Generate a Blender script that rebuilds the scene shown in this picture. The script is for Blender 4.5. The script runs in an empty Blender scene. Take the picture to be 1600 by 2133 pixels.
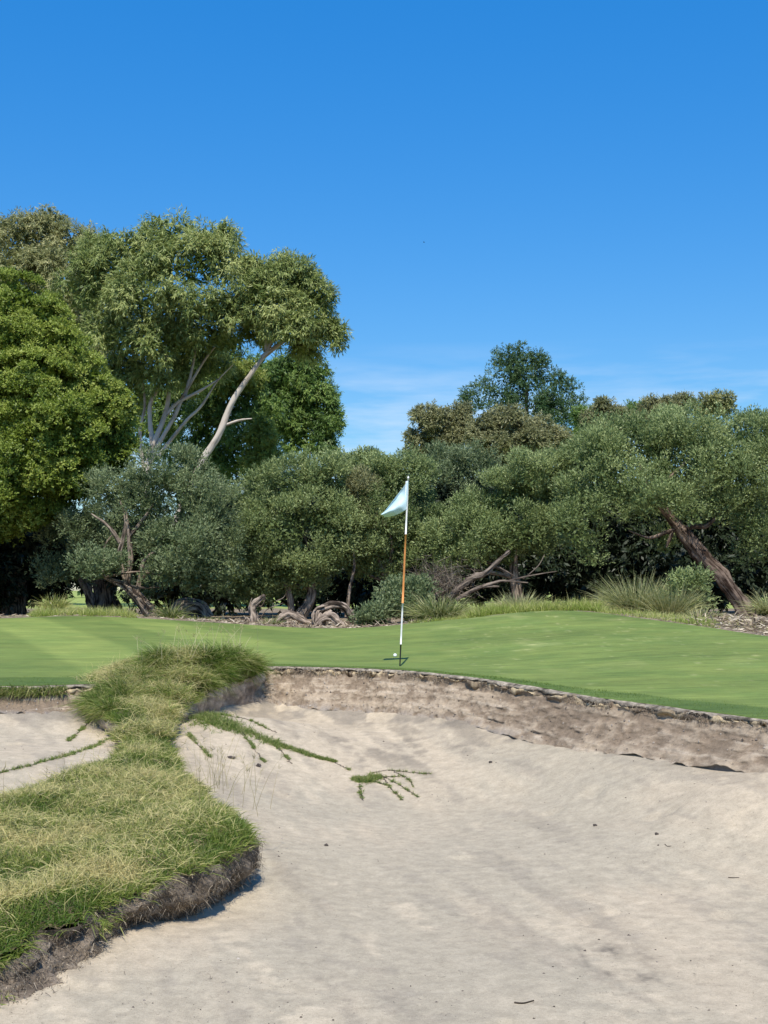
import bpy, math
import numpy as np
from mathutils import Vector
from mathutils.geometry import delaunay_2d_cdt

# ------------------------------------------------------------------ camera, sky, sun, exposure
SC = bpy.context.scene
COL = SC.collection
F, HC, HZ = 2700.0, 0.86, 1230.0          # focal length in photo pixels, eye height over the green, horizon row
PHI = math.atan((HZ - 1066.5) / F)
cam = bpy.data.cameras.new("camera")
cam.sensor_fit = 'VERTICAL'; cam.sensor_height = 36.0; cam.lens = F / 2133 * 36.0
cam.clip_start = 0.05; cam.clip_end = 8000
co = bpy.data.objects.new("camera", cam); COL.objects.link(co)
co.location = (0, 0, HC); co.rotation_euler = (math.pi / 2 + PHI, 0, 0)
SC.camera = co

SUN_EL, SUN_AZ = math.radians(58), math.radians(1)     # the sun stands high behind the camera
W = bpy.data.worlds.new("World"); SC.world = W; W.use_nodes = True
nt = W.node_tree; nt.nodes.clear()
def wn(t, **k):
    n = nt.nodes.new(t)
    for a, b in k.items(): setattr(n, a, b)
    return n
sky = wn('ShaderNodeTexSky', sky_type='NISHITA', sun_disc=False, sun_elevation=SUN_EL, sun_rotation=math.pi + SUN_AZ)
sky.altitude = 0; sky.air_density = 1.0; sky.dust_density = 0.25; sky.ozone_density = 3.0
hsv = wn('ShaderNodeHueSaturation'); hsv.inputs['Saturation'].default_value = 1.41; hsv.inputs['Value'].default_value = 1.0
nt.links.new(sky.outputs[0], hsv.inputs['Color'])
tc = wn('ShaderNodeTexCoord'); sep = wn('ShaderNodeSeparateXYZ'); nt.links.new(tc.outputs['Generated'], sep.inputs[0])
mp = wn('ShaderNodeMapping'); mp.inputs['Scale'].default_value = (5, 5, 34); mp.inputs['Location'].default_value = (0.35, 0.2, 0.4)
nt.links.new(tc.outputs['Generated'], mp.inputs[0])
cn = wn('ShaderNodeTexNoise'); cn.inputs['Scale'].default_value = 1.5; cn.inputs['Detail'].default_value = 7; cn.inputs['Roughness'].default_value = 0.55
nt.links.new(mp.outputs[0], cn.inputs['Vector'])
cr = wn('ShaderNodeMapRange'); cr.inputs[1].default_value = 0.43; cr.inputs[2].default_value = 0.68
nt.links.new(cn.outputs[0], cr.inputs[0])
el = wn('ShaderNodeMapRange'); el.inputs[1].default_value = 0.19; el.inputs[2].default_value = 0.125   # wisps only low down
nt.links.new(sep.outputs[2], el.inputs[0])
mu = wn('ShaderNodeMath', operation='MULTIPLY'); nt.links.new(cr.outputs[0], mu.inputs[0]); nt.links.new(el.outputs[0], mu.inputs[1])
mu2 = wn('ShaderNodeMath', operation='MULTIPLY'); nt.links.new(mu.outputs[0], mu2.inputs[0]); mu2.inputs[1].default_value = 0.5
mx = wn('ShaderNodeMix', data_type='RGBA'); gn = wn('ShaderNodeMapRange'); gn.inputs[1].default_value = 0.08; gn.inputs[2].default_value = 0.52; gn.inputs[3].default_value = 0.86; gn.inputs[4].default_value = 1.47
nt.links.new(sep.outputs[2], gn.inputs[0]); tn_ = wn('ShaderNodeVectorMath', operation='MULTIPLY'); tn_.inputs[1].default_value = (0.93, 1.0, 1.06); nt.links.new(hsv.outputs[0], tn_.inputs[0]); gs = wn('ShaderNodeVectorMath', operation='SCALE'); nt.links.new(tn_.outputs[0], gs.inputs[0]); nt.links.new(gn.outputs[0], gs.inputs[3])
nt.links.new(mu2.outputs[0], mx.inputs[0]); nt.links.new(gs.outputs[0], mx.inputs[6])
mx.inputs[7].default_value = (6.2, 6.8, 7.6, 1)
bg = wn('ShaderNodeBackground'); bg.inputs[1].default_value = 0.10; nt.links.new(mx.outputs[2], bg.inputs[0])
wo = wn('ShaderNodeOutputWorld'); nt.links.new(bg.outputs[0], wo.inputs[0])

sl = bpy.data.lights.new("sun", 'SUN'); sl.energy = 4.2; sl.angle = math.radians(0.53); sl.color = (1.0, 0.94, 0.84)
so = bpy.data.objects.new("sun", sl); COL.objects.link(so); so.location = (0, -20, 40)
sd = Vector((math.sin(SUN_AZ) * math.cos(SUN_EL), math.cos(SUN_AZ) * math.cos(SUN_EL), -math.sin(SUN_EL)))
so.rotation_euler = sd.to_track_quat('-Z', 'Y').to_euler()
vs = SC.view_settings; vs.view_transform = 'Standard'; vs.look = 'None'; vs.exposure = 0.5; vs.gamma = 1.0; vs.use_curve_mapping = False
SC.display_settings.display_device = 'sRGB'
SC.cycles.max_bounces = 6; SC.cycles.transparent_max_bounces = 4; SC.cycles.use_denoising = True

# ------------------------------------------------------------------ numeric helpers
rng = np.random.default_rng(11)
def at(px, py, Y):
    """World point seen at photo pixel (px, py) at forward distance Y."""
    px, py, Y = np.broadcast_arrays(np.asarray(px, float), np.asarray(py, float), np.asarray(Y, float))
    cx = (px - 800) / F; cy = (1066.5 - py) / F
    t = Y / (math.cos(PHI) - cy * math.sin(PHI))
    return np.stack([cx * t, Y, HC + t * (math.sin(PHI) + cy * math.cos(PHI))], -1)
def _h(ix, iy, iz, seed):
    n = (ix.astype(np.int64) * 374761393 + iy.astype(np.int64) * 668265263 + iz.astype(np.int64) * 2147483647 + seed * 1274126177) & 0xffffffff
    n = ((n ^ (n >> 13)) * 1274126177) & 0xffffffff
    n = ((n ^ (n >> 16)) * 2246822519) & 0xffffffff
    return ((n ^ (n >> 15)) & 0xffffff) / float(0xffffff)
def vnoise(x, y, z=0.0, seed=0):
    x, y, z = np.broadcast_arrays(np.asarray(x, float), np.asarray(y, float), np.asarray(z, float))
    ix, iy, iz = np.floor(x), np.floor(y), np.floor(z)
    fx, fy, fz = x - ix, y - iy, z - iz
    fx, fy, fz = [f * f * f * (f * (f * 6 - 15) + 10) for f in (fx, fy, fz)]
    r = 0
    for a in (0, 1):
        for b in (0, 1):
            for c in (0, 1):
                w = (fx if a else 1 - fx) * (fy if b else 1 - fy) * (fz if c else 1 - fz)
                r = r + w * _h(ix + a, iy + b, iz + c, seed)
    return r * 2 - 1
def fbm(x, y, z=0.0, o=4, seed=0, g=0.5):
    x, y, z = np.asarray(x, float), np.asarray(y, float), np.asarray(z, float)
    r = 0; a = 1.0; f = 1.0
    for i in range(o):
        r = r + a * vnoise(x * f + 17.3 * i, y * f - 9.1 * i, z * f, seed + i); a *= g; f *= 2.03
    return r
def sstep(a, b, x):
    t = np.clip((x - a) / (b - a), 0, 1); return t * t * (3 - 2 * t)
def nrm(v): return v / np.maximum(np.linalg.norm(v, axis=-1, keepdims=True), 1e-9)
def rsph(n): return nrm(rng.normal(size=(n, 3)))
class TPS:
    def __init__(s, P, lam=1e-3):
        P = np.asarray(P, float); s.c = P[:, :2]; n = len(P)
        A = np.zeros((n + 3, n + 3)); A[:n, :n] = s.k(s.c[:, None] - s.c[None]) + lam * np.eye(n)
        A[:n, n] = 1; A[:n, n + 1:] = s.c; A[n:, :n] = A[:n, n:].T
        s.w = np.linalg.solve(A, np.concatenate([P[:, 2], np.zeros(3)]))
    def k(s, d):
        r2 = (d ** 2).sum(-1); return 0.5 * r2 * np.log(r2 + 1e-9)
    def __call__(s, x, y):
        x, y = np.broadcast_arrays(np.asarray(x, float), np.asarray(y, float)); q = np.stack([x.ravel(), y.ravel()], -1); out = np.empty(len(q)); n = len(s.c)
        for i in range(0, len(q), 40000):
            b = q[i:i + 40000]
            out[i:i + 40000] = s.k(b[:, None] - s.c[None]) @ s.w[:n] + s.w[n] + b @ s.w[n + 1:]
        return out.reshape(x.shape)
def catmull(P, n):
    P = np.asarray(P, float)
    d = np.concatenate([[0], np.cumsum(np.linalg.norm(np.diff(P, axis=0), axis=1))])
    Q = np.vstack([2 * P[0] - P[1], P, 2 * P[-1] - P[-2]])
    u = np.linspace(0, d[-1], n); i = np.clip(np.searchsorted(d, u, 'right') - 1, 0, len(P) - 2)
    t = ((u - d[i]) / np.maximum(d[i + 1] - d[i], 1e-9))[:, None]
    a, b, c, e = Q[i], Q[i + 1], Q[i + 2], Q[i + 3]
    return 0.5 * (2 * b + (c - a) * t + (2 * a - 5 * b + 4 * c - e) * t ** 2 + (3 * b - a - 3 * c + e) * t ** 3)

# ------------------------------------------------------------------ object helpers
def mk(name, V, faces, mat, parent=None, smooth=False, attrs=None, cols=None, origin=None):
    V = np.asarray(V, np.float32).reshape(-1, 3)
    if origin is not None: V = V - np.asarray(origin, np.float32)
    fl = [np.asarray(f, np.int32) for f in faces if len(f)]
    me = bpy.data.meshes.new(name)
    me.vertices.add(len(V)); me.vertices.foreach_set('co', V.ravel())
    loops = np.concatenate([f.ravel() for f in fl]); sizes = np.concatenate([np.full(len(f), f.shape[1], np.int32) for f in fl])
    me.loops.add(len(loops)); me.loops.foreach_set('vertex_index', loops)
    me.polygons.add(len(sizes)); me.polygons.foreach_set('loop_start', np.concatenate([[0], np.cumsum(sizes)[:-1]]).astype(np.int32))
    me.polygons.foreach_set('use_smooth', np.full(len(sizes), bool(smooth)))
    me.update(calc_edges=True)
    for k, v in (attrs or {}).items():
        v = np.asarray(v, np.float32)
        a = me.attributes.new(k, 'FLOAT' if v.ndim == 1 else 'FLOAT_VECTOR', 'POINT')
        a.data.foreach_set('value' if v.ndim == 1 else 'vector', v.ravel())
    if cols is not None:
        a = me.color_attributes.new('col', 'FLOAT_COLOR', 'POINT')
        c = np.ones((len(V), 4), np.float32); c[:, :3] = cols; a.data.foreach_set('color', c.ravel())
    me.materials.append(mat)
    o = bpy.data.objects.new(name, me); COL.objects.link(o)
    if parent is not None: o.parent = parent
    elif origin is not None: o.location = origin
    return o
def tag(o, label=None, cat=None, group=None, kind=None):
    for k, v in (('label', label), ('category', cat), ('group', group), ('kind', kind)):
        if v: o[k] = v
    return o
def root(name, loc, label, cat, group=None):
    o = bpy.data.objects.new(name, None); COL.objects.link(o); o.empty_display_size = 0.1
    o.location = [float(v) for v in loc]
    return tag(o, label, cat, group)
def grid_faces(nr, nc, wrap=False):
    r, c = np.meshgrid(np.arange(nr - 1), np.arange(nc if wrap else nc - 1), indexing='ij'); c2 = (c + 1) % nc
    return np.stack([r * nc + c, r * nc + c2, (r + 1) * nc + c2, (r + 1) * nc + c], -1).reshape(-1, 4)

# ------------------------------------------------------------------ materials
def mat(name):
    m = bpy.data.materials.new(name); m.use_nodes = True; t = m.node_tree; t.nodes.clear()
    def N(ty, ins=None, **k):
        n = t.nodes.new(ty)
        for a, b in k.items(): setattr(n, a, b)
        for a, b in (ins or {}).items():
            if isinstance(b, bpy.types.NodeSocket): t.links.new(b, n.inputs[a])
            else: n.inputs[a].default_value = b
        return n
    return m, t, N
def ramp(N, fac, stops):
    r = N('ShaderNodeValToRGB', {0: fac}); e = r.color_ramp.elements
    while len(e) < len(stops): e.new(0.5)
    for q, (p, c) in zip(e, stops): q.position = p; q.color = (*c, 1)
    return r.outputs[0]
def noise(N, vec, scale, detail=4, rough=0.55, stretch=None):
    if stretch: vec = N('ShaderNodeMapping', {0: vec, 'Scale': stretch}).outputs[0]
    return N('ShaderNodeTexNoise', {'Vector': vec, 'Scale': scale, 'Detail': detail, 'Roughness': rough}).outputs[0]
def finish(t, N, col, rough=0.8, spec=0.2, bump=None, bstr=0.3, bdist=0.01, transl=0.0):
    p = N('ShaderNodeBsdfPrincipled', {'Base Color': col, 'Roughness': rough, 'Specular IOR Level': spec})
    if bump is not None:
        b = N('ShaderNodeBump', {'Height': bump, 'Strength': bstr, 'Distance': bdist}); t.links.new(b.outputs[0], p.inputs['Normal'])
    s = p.outputs[0]
    if transl:
        tr = N('ShaderNodeBsdfTranslucent', {0: col}); s = N('ShaderNodeMixShader', {0: transl, 1: s, 2: tr.outputs[0]}).outputs[0]
    N('ShaderNodeOutputMaterial', {0: s})
def leaf_mat(name, a, b, c, transl=0.36, rough=0.5, spec=0.35):
    m, t, N = mat(name); at_ = N('ShaderNodeAttribute', attribute_name='tint')
    finish(t, N, ramp(N, at_.outputs['Fac'], [(0.08, a), (0.5, b), (0.95, c)]), rough, spec, transl=transl); return m
def grass_mat(name, g0, g1, straw, tip=0.35):
    m, t, N = mat(name); ti = N('ShaderNodeAttribute', attribute_name='tint'); hh = N('ShaderNodeAttribute', attribute_name='h')
    f = N('ShaderNodeMath', {0: hh.outputs['Fac'], 1: tip, 2: ti.outputs['Fac']}, operation='MULTIPLY_ADD')
    finish(t, N, ramp(N, f.outputs[0], [(0.1, g0), (0.5, g1), (0.92, straw)]), 0.55, 0.3, transl=0.3); return m
def bark_mat(name, dark, light, scale=9.0, stretch=(1, 1, 0.12), bstr=0.9, bias=(0.35, 0.65)):
    m, t, N = mat(name); a = N('ShaderNodeAttribute', attribute_name='tc').outputs['Vector']
    n1 = noise(N, a, scale, 6, 0.65, stretch); n2 = noise(N, a, scale * 0.35, 3, 0.5, (1, 1, 0.5))
    f = N('ShaderNodeMath', {0: n2, 1: 0.3, 2: 0.0}, operation='MULTIPLY_ADD'); f = N('ShaderNodeMath', {0: n1, 1: 0.7, 2: f.outputs[0]}, operation='MULTIPLY_ADD')
    finish(t, N, ramp(N, f.outputs[0], [(bias[0], dark), (bias[1], light)]), 0.85, 0.15, n1, bstr, 0.03); return m
def flat_mat(name, c, rough=0.6, spec=0.3, var=0.15, sc=30):
    m, t, N = mat(name); oc = N('ShaderNodeTexCoord').outputs['Object']; n = noise(N, oc, sc, 4)
    lo = tuple(x * (1 - var) for x in c); hi = tuple(min(1, x * (1 + var)) for x in c)
    finish(t, N, ramp(N, n, [(0.3, lo), (0.7, hi)]), rough, spec, n, 0.1, 0.002); return m
def col_mat(name, sp=(260, 70), dark=0.7, bstr=0.4, rough=0.95, stretch=None, fleck=True):
    """Colour from the vertex attribute (sorts of soil), broken up by fine grain."""
    m, t, N = mat(name); c = N('ShaderNodeAttribute', attribute_name='col').outputs['Color']
    oc = N('ShaderNodeTexCoord').outputs['Object']
    n1 = noise(N, oc, sp[0], 2, 0.6, stretch); n2 = noise(N, oc, sp[1], 5, 0.7, stretch); n3 = noise(N, oc, sp[1] * 0.22, 4, 0.6)
    g = N('ShaderNodeMath', {0: n1, 1: n2}, operation='ADD')
    g = N('ShaderNodeMath', {0: g.outputs[0], 1: n3}, operation='ADD')
    k = N('ShaderNodeMapRange', {0: g.outputs[0], 1: 1.05, 2: 1.95, 3: dark, 4: 2 - dark}).outputs[0]
    col = N('ShaderNodeVectorMath', {0: c, 'Scale': k}, operation='SCALE').outputs[0]
    if fleck:
        v = N('ShaderNodeTexVoronoi', {'Vector': oc, 'Scale': 34.0, 'Randomness': 1.0}); 
        d = N('ShaderNodeMapRange', {0: v.outputs['Distance'], 1: 0.07, 2: 0.13, 3: 0.0, 4: 1.0}).outputs[0]
        keep = N('ShaderNodeSeparateColor', {0: v.outputs['Color']}).outputs[0]
        keep = N('ShaderNodeMapRange', {0: keep, 1: 0.16, 2: 0.2, 3: 0.0, 4: 1.0}).outputs[0]
        mxx = N('ShaderNodeMath', {0: d, 1: keep}, operation='MAXIMUM').outputs[0]
        k2 = N('ShaderNodeMapRange', {0: mxx, 3: 0.45, 4: 1.0}).outputs[0]
        col = N('ShaderNodeVectorMath', {0: col, 'Scale': k2}, operation='SCALE').outputs[0]
    finish(t, N, col, rough, 0.1, g.outputs[0], bstr, 0.006); return m

M_sand = col_mat('sand_grain', (240, 60), 0.72, 0.6)
M_face = col_mat('sandy_earth', (170, 40), 0.62, 0.8, stretch=(1, 1, 1.6))
M_edge = col_mat('thatch_soil', (150, 45), 0.55, 1.0, fleck=False)
M_tgr = grass_mat('bank_grass', (0.058, 0.120, 0.012), (0.205, 0.255, 0.042), (0.58, 0.50, 0.22))
M_clump = grass_mat('long_green_grass', (0.050, 0.105, 0.010), (0.150, 0.215, 0.028), (0.46, 0.42, 0.18))
M_dry = grass_mat('dry_stems', (0.28, 0.23, 0.11), (0.45, 0.38, 0.20), (0.55, 0.48, 0.29))
M_rough = grass_mat('rough_grass', (0.12, 0.19, 0.025), (0.25, 0.32, 0.05), (0.52, 0.49, 0.20))
M_strap = grass_mat('strap_leaves', (0.040, 0.080, 0.012), (0.125, 0.175, 0.028), (0.48, 0.46, 0.22))
M_roots = grass_mat('roots', (0.035, 0.026, 0.020), (0.17, 0.135, 0.095), (0.48, 0.40, 0.29), 0.1)
M_runner = grass_mat('runner_leaves', (0.045, 0.105, 0.014), (0.130, 0.205, 0.032), (0.36, 0.35, 0.13))
M_tea = leaf_mat('tea_tree_leaf', (0.099, 0.145, 0.043), (0.219, 0.280, 0.098), (0.394, 0.452, 0.183))
M_tea2 = leaf_mat('grey_tea_tree_leaf', (0.081, 0.119, 0.043), (0.170, 0.218, 0.094), (0.312, 0.364, 0.178))
M_tea3 = leaf_mat('olive_tea_tree_leaf', (0.105, 0.151, 0.046), (0.226, 0.285, 0.103), (0.392, 0.446, 0.179))
M_bright = leaf_mat('bright_leaf', (0.068, 0.115, 0.014), (0.213, 0.282, 0.035), (0.398, 0.447, 0.096), 0.36)
M_euc = leaf_mat('gum_leaf', (0.098, 0.142, 0.034), (0.233, 0.289, 0.078), (0.476, 0.506, 0.188))
M_eucb = leaf_mat('brownish_gum_leaf', (0.120, 0.142, 0.046), (0.270, 0.282, 0.106), (0.504, 0.480, 0.228))
M_dark = leaf_mat('dark_leaf', (0.057, 0.115, 0.024), (0.142, 0.230, 0.049), (0.284, 0.378, 0.095))
M_yel = leaf_mat('yellow_green_leaf', (0.112, 0.168, 0.028), (0.224, 0.280, 0.049), (0.350, 0.378, 0.098))
M_brown = leaf_mat('bronze_gum_leaf', (0.114, 0.124, 0.048), (0.234, 0.239, 0.106), (0.388, 0.384, 0.186))
M_con = leaf_mat('blue_green_leaf', (0.038, 0.08, 0.03), (0.08, 0.148, 0.055), (0.165, 0.235, 0.095))
M_wood = leaf_mat('shade_darkened_leaf', (0.010, 0.018, 0.008), (0.020, 0.032, 0.013), (0.04, 0.055, 0.024), 0.1)  # leaf colour pushed near black to stand in for deep shade
M_pale = bark_mat('pale_gum_bark', (0.20, 0.15, 0.10), (0.50, 0.44, 0.36), 5.0, (1, 1, 0.25), 0.4, (0.36, 0.52))
M_bark = bark_mat('furrowed_bark', (0.03, 0.022, 0.017), (0.36, 0.285, 0.215), 22.0, (1, 1, 0.16), 1.0, (0.43, 0.60))
M_redbark = bark_mat('peeling_bark', (0.030, 0.018, 0.012), (0.24, 0.18, 0.138), 20.0, (1, 1, 0.14), 1.0, (0.44, 0.60))
M_drift = bark_mat('weathered_wood', (0.04, 0.028, 0.020), (0.43, 0.34, 0.26), 30.0, (1, 1, 0.08), 1.0, (0.42, 0.58))
M_twig = bark_mat('dead_twig', (0.05, 0.038, 0.03), (0.25, 0.20, 0.155), 26.0, (1, 1, 0.12), 0.8, (.42, .6))

# ------------------------------------------------------------------ terrain: control points and plan curves
lipP = [(545, 1387, 14.0, 1470), (700, 1389, 13.8, 1480), (830, 1394, 13.5, 1490), (960, 1406, 12.8, 1508), (1100, 1426, 12.0, 1540),
        (1250, 1451, 11.0, 1562), (1400, 1471, 10.2, 1580), (1600, 1497, 9.2, 1604), (1800, 1526, 8.4, 1640), (2300, 1600, 7.0, 1740)]
lipL = [(-700, 1440, 11.0, 1520), (-250, 1432, 11.4, 1496), (0, 1428, 11.8, 1488), (100, 1426, 12.0, 1488), (200, 1423, 12.3, 1488), (300, 1414, 12.8, 1486), (420, 1400, 13.5, 1476)]
lip = lipL + lipP
LP = np.array([at(a, b, c) for a, b, c, d in lip])
LB = np.array([at(a, d, c - 0.28) for a, b, c, d in lip])
crest = [(-700, 1292, 28), (-200, 1290, 27), (0, 1288, 26), (150, 1283, 26), (330, 1290, 25.5), (500, 1300, 25), (640, 1308, 25), (780, 1306, 24), (850, 1300, 23.5),
         (1000, 1285, 22.5), (1080, 1276, 22.2), (1160, 1272, 22), (1230, 1275, 21.4), (1300, 1283, 20.5), (1450, 1303, 18.5), (1600, 1325, 16.5), (1800, 1350, 14.5), (2300, 1420, 12)]
CP = np.array([at(*c) for c in crest])
mids = [at(833, 1388, 14.75), at(150, 1335, 18.5), at(640, 1345, 18.5), at(1200, 1345, 16.0), at(1550, 1400, 12.6), at(1000, 1340, 17.5)]
gz = TPS(np.vstack([LP, CP, mids]), 2e-3)
def lipy(x): return np.interp(x, LPs[:, 0], LPs[:, 1])
LPs = catmull(np.vstack([[LP[0, 0] - 6, LP[0, 1] - 1, LP[0, 2]], LP, [LP[-1, 0] + 3, LP[-1, 1] - 4, LP[-1, 2]]]), 900)
CPs = catmull(np.vstack([[CP[0, 0] - 8, CP[0, 1] + 1, CP[0, 2]], CP, [CP[-1, 0] + 4, CP[-1, 1] - 6, CP[-1, 2]]]), 900)

sandP = [(600, 1500, 12.6), (600, 1600, 11.0), (600, 1720, 9.0), (800, 1600, 11.3), (800, 1750, 8.9), (800, 1900, 7.0), (800, 2133, 5.15),
         (1100, 1650, 10.2), (1100, 1800, 8.0), (1350, 1680, 9.0), (1600, 1640, 8.6), (1600, 1750, 7.9), (1600, 1900, 6.8), (1600, 2133, 5.1),
         (400, 1620, 10.0), (420, 1560, 11.0), (440, 1490, 12.4), (0, 1640, 8.6), (100, 1600, 9.2), (-300, 1660, 8.2), (0, 1560, 9.9),
         (0, 2058, 5.55), (120, 2003, 5.9), (250, 1948, 6.2), (380, 1918, 6.6), (470, 1892, 6.95), (510, 1855, 7.25), (300, 2133, 5.2), (1950, 1975, 6.0), (1900, 1800, 7.3)]
SP = [at(*p) for p in sandP] + [np.array(p) for p in ((0, 2, -.84), (0, -4, -.7), (-5, -3, -.6), (5, -3, -.6), (-5, 3, -.75), (5, 4, -.75), (-3, 1, -.84), (3, 1, -.8))]
ns = 1150; fx = np.concatenate([np.linspace(-11, -4.1, 60), np.linspace(-4.09, 3.6, 1040), np.linspace(3.65, 6.2, 50)])
IX = np.concatenate([np.arange(2, 60, 12), np.arange(60, 1100, 16), np.arange(1104, 1150, 14)])
fy = np.interp(fx, LPs[:, 0], LPs[:, 1]) + 0.025 * fbm(fx * 5, 0 * fx, 0, 4, 3)
fz = gz(fx, fy) - 0.008
dy = np.gradient(np.interp(fx, LPs[:, 0], LPs[:, 1]), fx); dy = np.convolve(np.pad(dy, 60, 'edge'), np.ones(121) / 121, 'valid')
nx_, ny_ = dy / np.sqrt(1 + dy ** 2), -1 / np.sqrt(1 + dy ** 2)
run = 0.30 + 0.03 * fbm(fx * 1.5, 0 * fx, 0, 3, 77)
bz = np.interp(fx + nx_ * run, LB[:, 0], LB[:, 2]); drop = np.maximum(fz - bz, 0.2)
fb_ = np.column_stack([fx + nx_ * run, fy + ny_ * run, fz - drop]); fb2 = np.column_stack([fx + nx_ * (run + .22), fy + ny_ * (run + .22), fz - drop - .06])
SP = np.vstack([SP, fb_[IX] + np.column_stack([0 * fx[IX], 0 * fx[IX], .015 - .019 * sstep(1.1, 1.7, fx[IX]) + .014 * fbm(fx[IX] * 2.3, 0 * fx[IX], 0, 2, 78)]), fb2[IX[::2]]])
sz0 = TPS(SP, 3e-4)
def streakn(x, y, sx, sy, seed, o=4):
    a = x * 0.96 + y * 0.27; b = -x * 0.27 + y * 0.96            # wash lines run down the slope, a little to the right
    return fbm(a * sx, b * sy, 0, o, seed)
def mark_mask(x, y):   # square of scuffed, rake-pressed sand near the right foreground
    c = MARK; u = (x - c[0]) / 0.175; v = (y - c[1]) / 0.40
    r = 0
    for du, dv, su, sv, a in ((-.9, .1, .09, .6, .75), (-.15, .4, .42, .32, 1.0), (.7, .15, .26, .45, .65), (.35, -.8, .5, .24, .9), (-.6, -.6, .24, .2, .7), (.95, -.3, .2, .2, .5)):
        r = np.maximum(r, a * np.exp(-((u - du) / su) ** 2 - ((v - dv) / sv) ** 2))
    return r * np.clip(.75 + .6 * fbm(x * 34, y * 22, 0, 3, 74), 0, 1)
MARK = at(1290, 1990, 6.05)
def sz(x, y, fine=True):
    z = sz0(x, y)
    if fine:
        z = z + 0.009 * fbm(x * 1.3, y * 0.9, 0, 2, 5) + 0.0035 * streakn(x, y, 7, 1.2, 9) + 0.0014 * fbm(x * 14, y * 14, 0, 3, 13)
        z = z - 0.008 * mark_mask(x, y) * (0.5 + 0.5 * np.sin(x * 130)) 
        z = z - 0.022 * np.clip(fbm(x * 2.7 + 3, y * 2.2, 0, 2, 31) - 0.75, 0, 1) * 3 
    return np.where(y > lipy(x) - 0.02, np.minimum(z, -0.9), z)
def hit(px, py, zf, y0=4.5, y1=30.0):
    Y = np.linspace(y0, y1, 3000); P = at(px, py, Y); d = P[:, 2] - zf(P[:, 0], P[:, 1]); i = int(np.argmax(d < 0))
    p = P[i].copy(); p[2] = zf(p[0:1], p[1:2])[0]; return p

# --- putting green
nc, nr = 520, 130
gx = np.linspace(-12, 6.3, nc); t = np.linspace(0, 1, nr) ** 1.35
ly = np.interp(gx, LPs[:, 0], LPs[:, 1]); by = np.interp(gx, CPs[:, 0], CPs[:, 1])
lipn = 0.025 * fbm(gx * 5, 0 * gx, 0, 4, 3)
lyn = ly + lipn
GX = np.repeat(gx[None], nr, 0); GY = lyn[None] + t[:, None] * (by - lyn)[None]
GZ = gz(GX, GY) + 0.004 * fbm(GX * 0.8, GY * 0.6, 0, 3, 2)
GZ[0] = GZ[0] - 0.008
dist = GY - lyn[None]
fw = np.interp(gx, [-12, -3.6, -2.6, -1.5, 0.6, 1.3, 1.9, 2.8, 6], [1.2, 1.1, 0.9, 0.3, 0.12, 0.35, 0.75, 1.3, 1.5])[None] * (1 + 0.12 * fbm(GX * 1.2, GY * 0.8, 0, 3, 21))
fr = 1 - sstep(fw * 0.86, fw * 1.0, dist)
bdist = by[None] - GY
frb = 1 - sstep(0.8, 1.1, bdist)
perp = GX * 0.925 + GY * 0.38                      # mowing passes run diagonally across the left of the green
stripe = sstep(-0.25, 0.25, np.sin(perp * 2 * math.pi / 2.3)) * (1 - sstep(-2.5, 0.5, GX))
stripe2 = sstep(-0.3, 0.3, np.sin((GX * 0.35 + GY * 0.93) * 2 * math.pi / 2.6)) * sstep(-2.5, 0.5, GX)
wear = np.clip(fbm(GX * 2.2, GY * 0.9, 0, 4, 41) - 0.35, 0, 1) * sstep(0.3, 1.5, GX) * sstep(12, 16, GY)
big = fbm(GX * 0.5, GY * 0.5, 0, 4, 44); med = fbm(GX * 1.1, GY * 5.0, 0, 4, 47)
base = np.array([0.168, 0.216, 0.052])
C = base * (1 + 0.25 * (stripe[..., None] - 0.5) * np.array([1.1, 0.9, 1.0]) + 0.05 * (stripe2[..., None] - 0.5) + 0.07 * big[..., None] + 0.06 * med[..., None])
C = C * (1 - 0.36 * np.maximum(fr, 0.35 * frb)[..., None] * np.array([1.08, 0.85, 0.95]))
scar = sstep(.85, 1.2, fbm(GX * 8, GY * 6.0, 0, 3, 43)) * sstep(.3, 1.2, GX) * sstep(10.5, 13, GY)
C = C + wear[..., None] * np.array([0.14, 0.11, 0.06]) * 0.8 + scar[..., None] * np.array([.09, .07, .045])
C = C * (1 + .10 * fbm(GX * 2.2, GY * 2.2, 0, 4, 49)[..., None] * np.array([1.3, .8, .9]))
m, t_, N = mat('mown_turf'); cc = N('ShaderNodeAttribute', attribute_name='col').outputs['Color']; oc = N('ShaderNodeTexCoord').outputs['Object']
n1 = noise(N, oc, 180, 3, 0.7, (1, 0.35, 1)); n2 = noise(N, oc, 14, 5, 0.65, (0.35, 1.3, 1))
n3 = noise(N, oc, 4.5, 4, 0.6, (0.25, 2.2, 1))
g = N('ShaderNodeMath', {0: n1, 1: n2}, operation='ADD'); g = N('ShaderNodeMath', {0: g.outputs[0], 1: n3}, operation='ADD')
k = N('ShaderNodeMapRange', {0: g.outputs[0], 1: 1.05, 2: 1.95, 3: 0.62, 4: 1.38}).outputs[0]
cc = N('ShaderNodeVectorMath', {0: cc, 'Scale': k}, operation='SCALE').outputs[0]
finish(t_, N, cc, 0.75, 0.15, n1, 0.5, 0.006); M_green = m
green = tag(mk('putting_green', np.stack([GX, GY, GZ], -1), [grid_faces(nr, nc)], M_green, smooth=True, cols=C.reshape(-1, 3)), kind='structure')

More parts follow.
